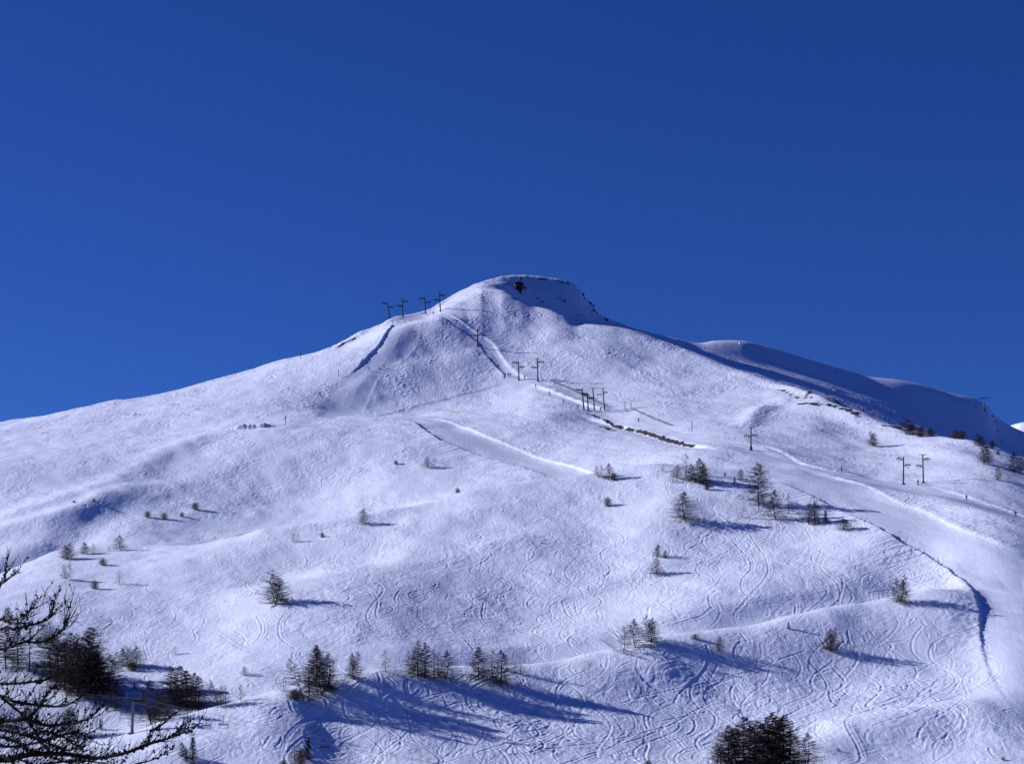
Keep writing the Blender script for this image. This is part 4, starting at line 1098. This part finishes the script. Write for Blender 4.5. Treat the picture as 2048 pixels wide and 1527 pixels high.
def chair(pos, label, yaw, hh=2.1, first=[None]):
    if first[0] is None:
        root = empty('lift_chair')
        m = MB(); m.tube([(0, 0, .05), (0, 0, -.15), (.0, .18, -.3), (0, .22, -hh+.75)], .045, 6); m.box((0, 0, 0), (.12, .3, .12)); m.build('hanger', M['steel'], root)
        m = MB()
        for x in (-.75, .75): m.tube([(x, .25, -hh+.9), (x, .25, -hh+.05), (x, -.3, -hh+.02)], .05, 6)
        m.tube([(-.75, .25, -hh+.9), (.75, .25, -hh+.9)], .045, 6); m.tube([(-.75, .22, -hh+.45), (.75, .22, -hh+.45)], .02, 6); m.build('frame', M['steel'], root)
        m = MB()
        for i in range(4): m.box((0, -.25 + i*.13, -hh+.06), (1.55, .1, .05))
        m.build('seat', M['black'], root)
        m = MB(); m.box((0, .27, -hh+.62), (1.45, .03, .18)); m.build('backrest', M['steel'], root)
        m = MB(); m.tube([(-.7, .2, -hh+.85), (-.7, -.35, -hh+.6), (.7, -.35, -hh+.6), (.7, .2, -hh+.85)], .022, 6); m.build('safety_bar', M['steel'], root)
        first[0] = root
    else: root = copy_tree(first[0])
    root.location = pos; root.rotation_euler = (0, 0, yaw)
    tag(root, label, "lift chair", "empty chairs hanging from the chairlift")
def on_line(P, u):
    best = min(range(len(P)-1), key=lambda i: abs(U0 + P[i].x/P[i].y*F - u))
    for i in range(len(P)-1):
        a, b = U0 + P[i].x/P[i].y*F, U0 + P[i+1].x/P[i+1].y*F
        if (a-u)*(b-u) <= 0: return P[i].lerp(P[i+1], (u-a)/(b-a) if b != a else 0)
    return P[best]
chair(on_line(lineA, 413), "left chair of two hanging right of the pylon, over its shadow", .25)
chair(on_line(lineB, 447), "right chair of two hanging right of the pylon", .1)
chair(on_line(lineB, 650), "lone chair hanging before the shaded hollow at the bottom", .3)
chair(on_line(lineA, 236), "chair hanging close to the left side of the chairlift pylon", .1)
chair(on_line(lineA, 92), "chair half hidden behind the near branches", .15)

def pole(u, v, hpx, label, mat='steel', r=.05, cap=None, name='marker_pole'):
    p = hit(u, v); h = hpx/F*p.y
    root = empty(name, (p.x, p.y, ground(p.x, p.y))); tag(root, label, "pole", "poles marking the pistes")
    m = MB(); m.tube([(0, 0, -.3), (.02, 0, h*.6), (0, 0, h)], [r*1.2, r, r*.9], 8); m.build('shaft', M[mat], root)
    m = MB()
    if cap == 'cross': m.box((0, 0, h*.86), (1.1, .08, .12)); m.box((0, 0, h*.72), (.5, .08, .35))
    else: m.disc((0, 0, h+.02), (0, 0, 1), r*1.6, .12, 8)
    m.build('top_marker' if cap else 'cap', M['black'], root)
pole(1250,818,14,"left of two short posts right of the pylon cluster",r=.12)
pole(1262,818,12,"right of two short posts right of the pylon cluster",r=.12)
pole(1384,862,19,"single dark post between the cluster and the padded pylon",r=.12)
pole(1628,1050,60,"tall thin pole rising among the larches beside the run",'wood',.10)
pole(571,850,20,"post with small crossboards on the left flank",'wood',.12,'cross')
pole(677,752,12,"wooden post left of the long shaded snow bank",'wood',.12)
pole(785,651,9,"short stake at the top corner of the shaded snow bank",'wood',.09)
pole(767,643,13,"thin stake on the skyline left of the leaning pylon",'steel',.06)
pole(601,717,14,"solitary mast on the left skyline",'steel',.10)
pole(806,833,13,"thin stake at the head of the cut run",'steel',.06)
pole(1541,1014,10,"tiny stake beside the groomed run near the crest larches",'steel',.05)
pole(1762,968,14,"faint stake left of the hooked pylon",'galv',.04)
pole(1904,1040,14,"faint stake below the right-hand drag-lift track",'galv',.04)
pole(1480,688,5,"stub of a pale post on the rounded snow knoll at right",'white',.5)

# stake-and-net fences
def fence(ptsuv, n, h, label, mat, netmat, cat="fence", net=True, r=.06):
    P = [hit(u, v) for u, v in ptsuv]; L = [0]
    for a, b in zip(P[:-1], P[1:]): L.append(L[-1] + (b-a).length)
    root = empty('snow_fence', (P[0].x, P[0].y, ground(P[0].x, P[0].y))); tag(root, label, cat)
    q = []
    for i in range(n):
        s = L[-1]*i/(n-1); x = float(np.interp(s, L, [p.x for p in P])); y = float(np.interp(s, L, [p.y for p in P]))
        q.append(Vector((x, y, ground(x, y))) - root.location)
    m = MB(); m.tube([(0, 0, -.3), (0, 0, h)], r, 6); first = m.build('stake', M[mat], root); first.location = q[0]
    for i, c in enumerate(q[1:]):
        o = first.copy(); C.objects.link(o); o.parent = root; o.location = c; o.rotation_euler = (random.uniform(-.1, .1), random.uniform(-.1, .1), 0)
    if net:
        m = MB()
        for zf in (.15, .4, .65, .92):
            for a, b in zip(q[:-1], q[1:]): m.tube([a + Vector((0, 0, h*zf)), (a+b)/2 + Vector((0, 0, h*zf-.07)), b + Vector((0, 0, h*zf))], .035, 4, False)
        m.build('netting', M[netmat], root)
fence([(868,822), (885,820), (900,822), (914,826)], 14, 1.1, "orange net fence on the plateau above the cut run", 'orange', 'orange')
fence([(1103,762), (1125,772), (1150,783), (1170,793), (1190,803), (1216,813)], 30, .9, "dark stake fence along the snow bank behind the pylon cluster", 'wood', 'wood')
fence([(1265,818), (1290,830), (1315,841), (1345,852)], 24, .8, "dark stake fence on the snow bank right of the two short posts", 'wood', 'wood')

# summit hut and its mast
def summit():
    p = hit(1036, 579); k = p.y/F
    root = empty('summit_hut', (p.x, p.y, ground(p.x, p.y)), .25); tag(root, "small dark stone hut with a pitched roof near the summit", "hut")
    m = MB(); m.box((0, 0, 1.1), (4.2, 3.4, 2.8)); m.build('wall', M['stone'], root)
    b0 = MB(); v = [(-2.5, -2.1, 2.4), (2.5, -2.1, 2.4), (2.5, 2.1, 2.4), (-2.5, 2.1, 2.4), (0, -2.1, 4.1), (0, 2.1, 4.1), (-2.5, -2.1, 2.6), (2.5, -2.1, 2.6), (2.5, 2.1, 2.6), (-2.5, 2.1, 2.6)]
    rf = mesh_obj('roof', v, [(0, 1, 2, 3), (6, 7, 4), (9, 5, 8), (6, 4, 5, 9), (4, 7, 8, 5), (0, 6, 7, 1), (2, 8, 9, 3), (1, 7, 8, 2), (0, 3, 9, 6)], M['roof'], root)
    m = MB(); m.box((1.3, .6, 3.8), (.5, .5, 1.4)); m.build('chimney', M['stone'], rf)
    m = MB(); m.box((-.6, -1.72, .8), (.95, .08, 1.9)); m.build('door', M['black'], root)
    m = MB(); m.box((1.0, -1.72, 1.5), (.8, .07, .7)); m.build('window', M['black'], root)
    m = MB(); m.box((3.3, -.3, .9), (2.2, 2.4, .16)); [m.tube([(x, y, -.6), (x, y, .9)], .09, 6) for x in (2.4, 4.2) for y in (-1.3, .7)]; m.box((4.2, -.3, 1.5), (.1, 2.4, .1)); m.build('platform', M['wood'], root)
    q = hit(1039, 580)
    r2 = empty('radio_mast', (q.x+.4, q.y-3, ground(q.x+.4, q.y-3))); tag(r2, "tall dark mast with short arms rising in front of the summit hut", "mast")
    h = 34*k
    m = MB(); m.tube([(0, 0, -.5), (0, 0, h*.5), (0, 0, h)], [.62, .48, .26], 8); m.build('mast', M['steel'], r2)
    for f, L in ((.60, 1.6), (.48, 2.2), (.36, 2.6), (.86, .7)):
        m = MB(); m.box((L*.35, 0, h*f), (L, .14, .18)); m.disc((L*.75, -.1, h*f), (0, 1, 0), .4, .15, 10); m.build('arm', M['steel'], r2)
summit()

# ------------------------------------------------------------------ skiers
def skin_body(J, E, R):
    me = bpy.data.meshes.new('body'); me.from_pydata(J, E, []); o = bpy.data.objects.new('body', me); C.objects.link(o)
    md = o.modifiers.new('s', 'SKIN'); md.use_smooth_shade = True
    for i, sv in enumerate(me.skin_vertices[0].data): sv.radius = (R[i], R[i]); sv.use_root = (i == 0)
    sb = o.modifiers.new('d', 'SUBSURF'); sb.levels = 1; sb.render_levels = 1
    dg = bpy.context.evaluated_depsgraph_get(); new = bpy.data.meshes.new_from_object(o.evaluated_get(dg)); new.name = 'body'
    bpy.data.objects.remove(o); return new
def person_proto(pose, jacket, trousers, seed):
    """one adult on skis, 1.75 m, with jacket, trousers, helmet, gloves, skis and poles"""
    sit = pose == 'sit'; z0 = 0.0
    hip = Vector((0, .05, .92)) if not sit else Vector((0, .1, .16))
    ch = hip + Vector((0, -.03, .28)); nk = hip + Vector((0, -.06, .52)); hd = nk + Vector((0, -.03, .17)); tp = hd + Vector((0, 0, .08))
    J = [hip, hip + Vector((0, -.01, .15)), ch, nk, hd, tp]; R = [.15, .135, .165, .065, .10, .075]; E = [(0, 1), (1, 2), (2, 3), (3, 4), (4, 5)]
    hands = []; feet = []
    for s in (-1, 1):
        b = len(J); sh = ch + Vector((s*.2, 0, .13))
        el = sh + Vector((s*.10, -.06, -.27)); ha = el + Vector((-s*.02, -.24, -.08 if pose != 'ride' else .02))
        J += [sh, el, ha, ha + Vector((0, -.07, -.01))]; R += [.075, .055, .042, .035]; E += [(2, b), (b, b+1), (b+1, b+2), (b+2, b+3)]
        base = b+3
        for f in range(5):
            k = len(J); o = (f-2)*.016
            if f == 0: J += [ha + Vector((-s*.03, -.05, .02)), ha + Vector((-s*.035, -.08, -.005))]; E += [(b+2, k), (k, k+1)]
            else: J += [ha + Vector((o, -.10, .0)), ha + Vector((o, -.105 - .004*f, -.03))]; E += [(base, k), (k, k+1)]
            R += [.011, .010]
        hands.append(ha + Vector((0, -.09, -.02)))
        b = len(J)
        if sit: kn = hip + Vector((s*.14, -.38, .16)); an = Vector((s*.16, -.72, .06))
        else: kn = Vector((s*.13, -.06, .50)); an = Vector((s*.14, .03, .12))
        J += [hip + Vector((s*.10, 0, -.06)), kn, an, an + Vector((0, -.14, -.04))]; R += [.105, .075, .06, .055]; E += [(0, b), (b, b+1), (b+1, b+2), (b+2, b+3)]
        feet.append(an)
    me = skin_body([tuple(j) for j in J], E, R)
    for m in (M[jacket], M[trousers], M['skin'], M['black']): me.materials.append(m)
    for p in me.polygons:
        c = p.center; mi = 0
        if c.z < hip.z + .02 and not (abs(c.x) > .2 and c.y < -.1 and c.z > .3): mi = 1
        if c.z > nk.z + .02: mi = 2
        if any((c - h).length < .12 for h in hands): mi = 3
        if any((c - f).length < .14 and c.z < f.z + .1 for f in feet): mi = 3
        p.material_index = mi
    root = empty('person'); o = bpy.data.objects.new('body', me); C.objects.link(o); o.parent = root
    m = MB(); r = random.Random(seed)
    rings = [(hd + Vector((0, .01, .14 * math.sin(a) + .02)), .125*math.cos(a)) for a in (0, .4, .8, 1.2, 1.5)]
    m.tube([q for q, _ in rings], [w for _, w in rings], 12); m.build('helmet', M['dark'], root, True)
    m = MB(); m.tube([hd + Vector((-.08, -.085, .03)), hd + Vector((0, -.115, .03)), hd + Vector((.08, -.085, .03))], .03, 6); m.build('goggles', M['black'], root)
    m = MB(); m.blob(hd + Vector((0, -.115, -.03)), .018); m.build('nose', M['skin'], root)
    for i, f in enumerate(feet):
        m = MB(); y0 = f.y
        m.tube([(f.x, y0-.95, .10), (f.x, y0-.85, .035), (f.x, y0-.3, .02), (f.x, y0+.7, .02)], [.02, .03, .032, .03], 4)
        m.build('ski', M['dark'], root)
    for h, s in zip(hands, (-1, 1)):
        m = MB(); e = Vector((h.x + s*.10, h.y + (.35 if pose != 'ski' else .1), .03)); m.tube([h, e], .010, 5); m.disc(h.lerp(e, .93), (h-e), .05, .008, 8); m.build('ski_pole', M['steel'], root)
    root.location = (0, -500, -300)
    return root
PEOPLE = {}
def skier(u, v, label, pose='ride', jacket='navy', trousers='dark', yaw=0.0):
    key = (pose, jacket, trousers); p = hit(u, v)
    if key not in PEOPLE: PEOPLE[key] = person_proto(pose, jacket, trousers, len(PEOPLE)); o = PEOPLE[key]
    else: o = copy_tree(PEOPLE[key])
    o.location = (p.x, p.y, ground(p.x, p.y) + .02); o.rotation_euler = (0, 0, yaw)
    tag(o, label, "person", "skiers on the pistes and lift tracks")
up = math.radians(155)
skier(867,629,"skier in dark clothes at the very top of the upper drag-lift track",'ride','navy','dark',up)
skier(886,647,"skier alone between the top and the red-padded pylon, riding up",'ride','dark','dark',up)
skier(997,735,"skier riding up just above the bend of the lift track",'ride','navy','dark',up)
skier(1021,753,"skier left of the thick pylon at the bend",'ski','bred','dark',.6)
skier(1049,758,"skier just right of the thick pylon at the bend",'ride','dark','dark',up)
skier(1071,775,"skier in dark clothes first below the crossbar pylon",'ski','navy','dark',.7)
skier(1099,790,"skier second below the crossbar pylon on the lift track",'ride','navy','dark',up)
skier(1127,806,"skier third below the crossbar pylon on the lift track",'ride','dark','dark',up)
skier(1156,817,"skier just left of the pylon cluster",'ride','navy','dark',up)
skier(1201,822,"skier standing between the legs of the portal pylon",'ride','dark','dark',up)
skier(1277,844,"skier alone on the track above the bare earth strip",'ride','navy','dark',up)
skier(1683,944,"skier on the track between the padded pylon and the hooked pylon",'ski','dark','dark',.9)
skier(1836,970,"skier between the hooked and the crossbar pylon at right",'ride','navy','dark',up)
skier(1933,1000,"skier in dark clothes beside the bright bank right of the pylons",'ride','dark','dark',up)
skier(2031,1033,"skier near the right edge of the picture in reddish trousers",'ride','navy','bred',up)
skier(738,741,"skier standing on the wide run, leftmost of three",'ski','navy','dark',.3)
skier(758,738,"skier sitting in the snow on the wide run",'sit','dark','dark',1.2)
skier(768,735,"skier standing beside the sitting one on the wide run",'ski','dark','dark',-.4)

def safety_post(u, v, label):
    p = hit(u, v); root = empty('control_box', (p.x, p.y, ground(p.x, p.y))); tag(root, label, "control box")
    m = MB(); m.tube([(0, 0, -.2), (0, 0, 1.5)], .07, 6); m.build('post', M['steel'], root)
    m = MB(); m.box((0, 0, 1.7), (.9, .4, .55)); m.build('housing', M['dark'], root)
safety_post(1017,756,"small dark control box on a post left of the thick pylon")

# ------------------------------------------------------------------ rocks
def rock(u, v, wpx, hpx, label, seed, steep=.3):
    p = hit(u, v); k = p.y/F; r = random.Random(seed); bm = bmesh.new()
    bmesh.ops.create_icosphere(bm, subdivisions=3, radius=1)
    off = [Vector((r.uniform(-1, 1), r.uniform(-1, 1), r.uniform(-1, 1))).normalized() for _ in range(16)]
    for vtx in bm.verts:
        n = vtx.co.normalized(); d = 1.0
        for o_ in off:
            q = n.dot(o_)
            if q > .55: d = min(d, .62/q + .05*r.random())
        vtx.co = n*d*(1 + r.uniform(-.05, .05))
        vtx.co.x *= wpx*k*.5; vtx.co.z *= hpx*k*.5; vtx.co.y *= (wpx+hpx)*k*.28
    me = bpy.data.meshes.new('rock_outcrop'); bm.to_mesh(me); bm.free(); me.materials.append(M['rock'])
    o = bpy.data.objects.new('rock_outcrop', me); C.objects.link(o)
    o.location = (p.x, p.y + .1*hpx*k, p.z); o.rotation_euler = (0, steep, r.uniform(-.3, .3))
    tag(o, label, "rock", "dark rocks breaking through the snow")
ROCKS = [(1166,590,6,12,"rock highest on the steep right edge of the summit"), (1169,597,5,7,"small rock under the highest one on the summit edge"), (1158,597,4,4,"chip of rock left of the summit edge rocks"),
 (1180,606,14,6,"long ledge of rock halfway down the summit edge"), (1186,612,9,7,"blocky rock beneath the long ledge"), (1188,621,9,12,"tall dark crag low on the summit edge"), (1193,626,6,6,"rock at the foot of the tall crag"),
 (1212,640,11,8,"isolated crag on the skyline right of the summit edge"), (1236,646,6,3,"small flat rock farthest right on the skyline below the summit"), (1128,602,10,6,"dark rock in the shaded hollow right of the arete"), (1120,597,8,4,"smaller rock touching the one in the shaded hollow"),
 (1113,596,5,3,"chip of rock left of those in the shaded hollow"), (1075,596,8,4,"flat rock above the arete below the hut"), (1084,603,9,4,"flat rock second above the arete below the hut"), (1155,630,7,3,"low rock on the shaded side of the arete"),
 (1623,795,7,6,"rock at the left of the earth bands"), (1654,789,10,5,"rock on top of the earth bands"), (1660,810,14,7,"larger rock in the middle of the earth bands"), (1680,818,6,4,"rock just right of the largest in the bands"),
 (1725,820,7,8,"rock fallen below the shaded face"), (1731,775,4,4,"single rock high on the shaded face"), (1687,799,5,3,"chip on the shaded face above the bands"), (1672,744,4,3,"speck of rock at the rim of the shaded face"), (1578,740,4,3,"speck of rock left on the shaded face"),
 (1688,847,5,5,"lone dark block on the bright slope below the bands"), (1985,832,8,6,"rock on the ridge below the grey pylon"), (1990,843,7,7,"rock second below the grey pylon"), (1996,862,6,8,"rock third below the grey pylon"), (1951,813,7,5,"rock on the ridge left of the grey pylon"), (2002,880,5,6,"lowest rock under the grey pylon"),
 (272,827,8,4,"rock on the upper left flank"), (398,813,5,3,"left of two small rocks high on the left flank"), (428,809,6,2,"right of two small rocks high on the left flank"), (148,820,3,4,"left dot-like rock on the far left skyline"), (168,816,3,3,"right dot-like rock on the far left skyline"),
 (1083,1085,6,4,"small rock alone on the tracked slope"), (130,1164,4,4,"tiny rock below the twin-stemmed larch of the left bowl"), (988,937,9,2,"flat rock chip on the smooth upper bowl")]
for i, (u, v, w_, h_, l) in enumerate(ROCKS): rock(u, v, w_, h_, l, 100+i)
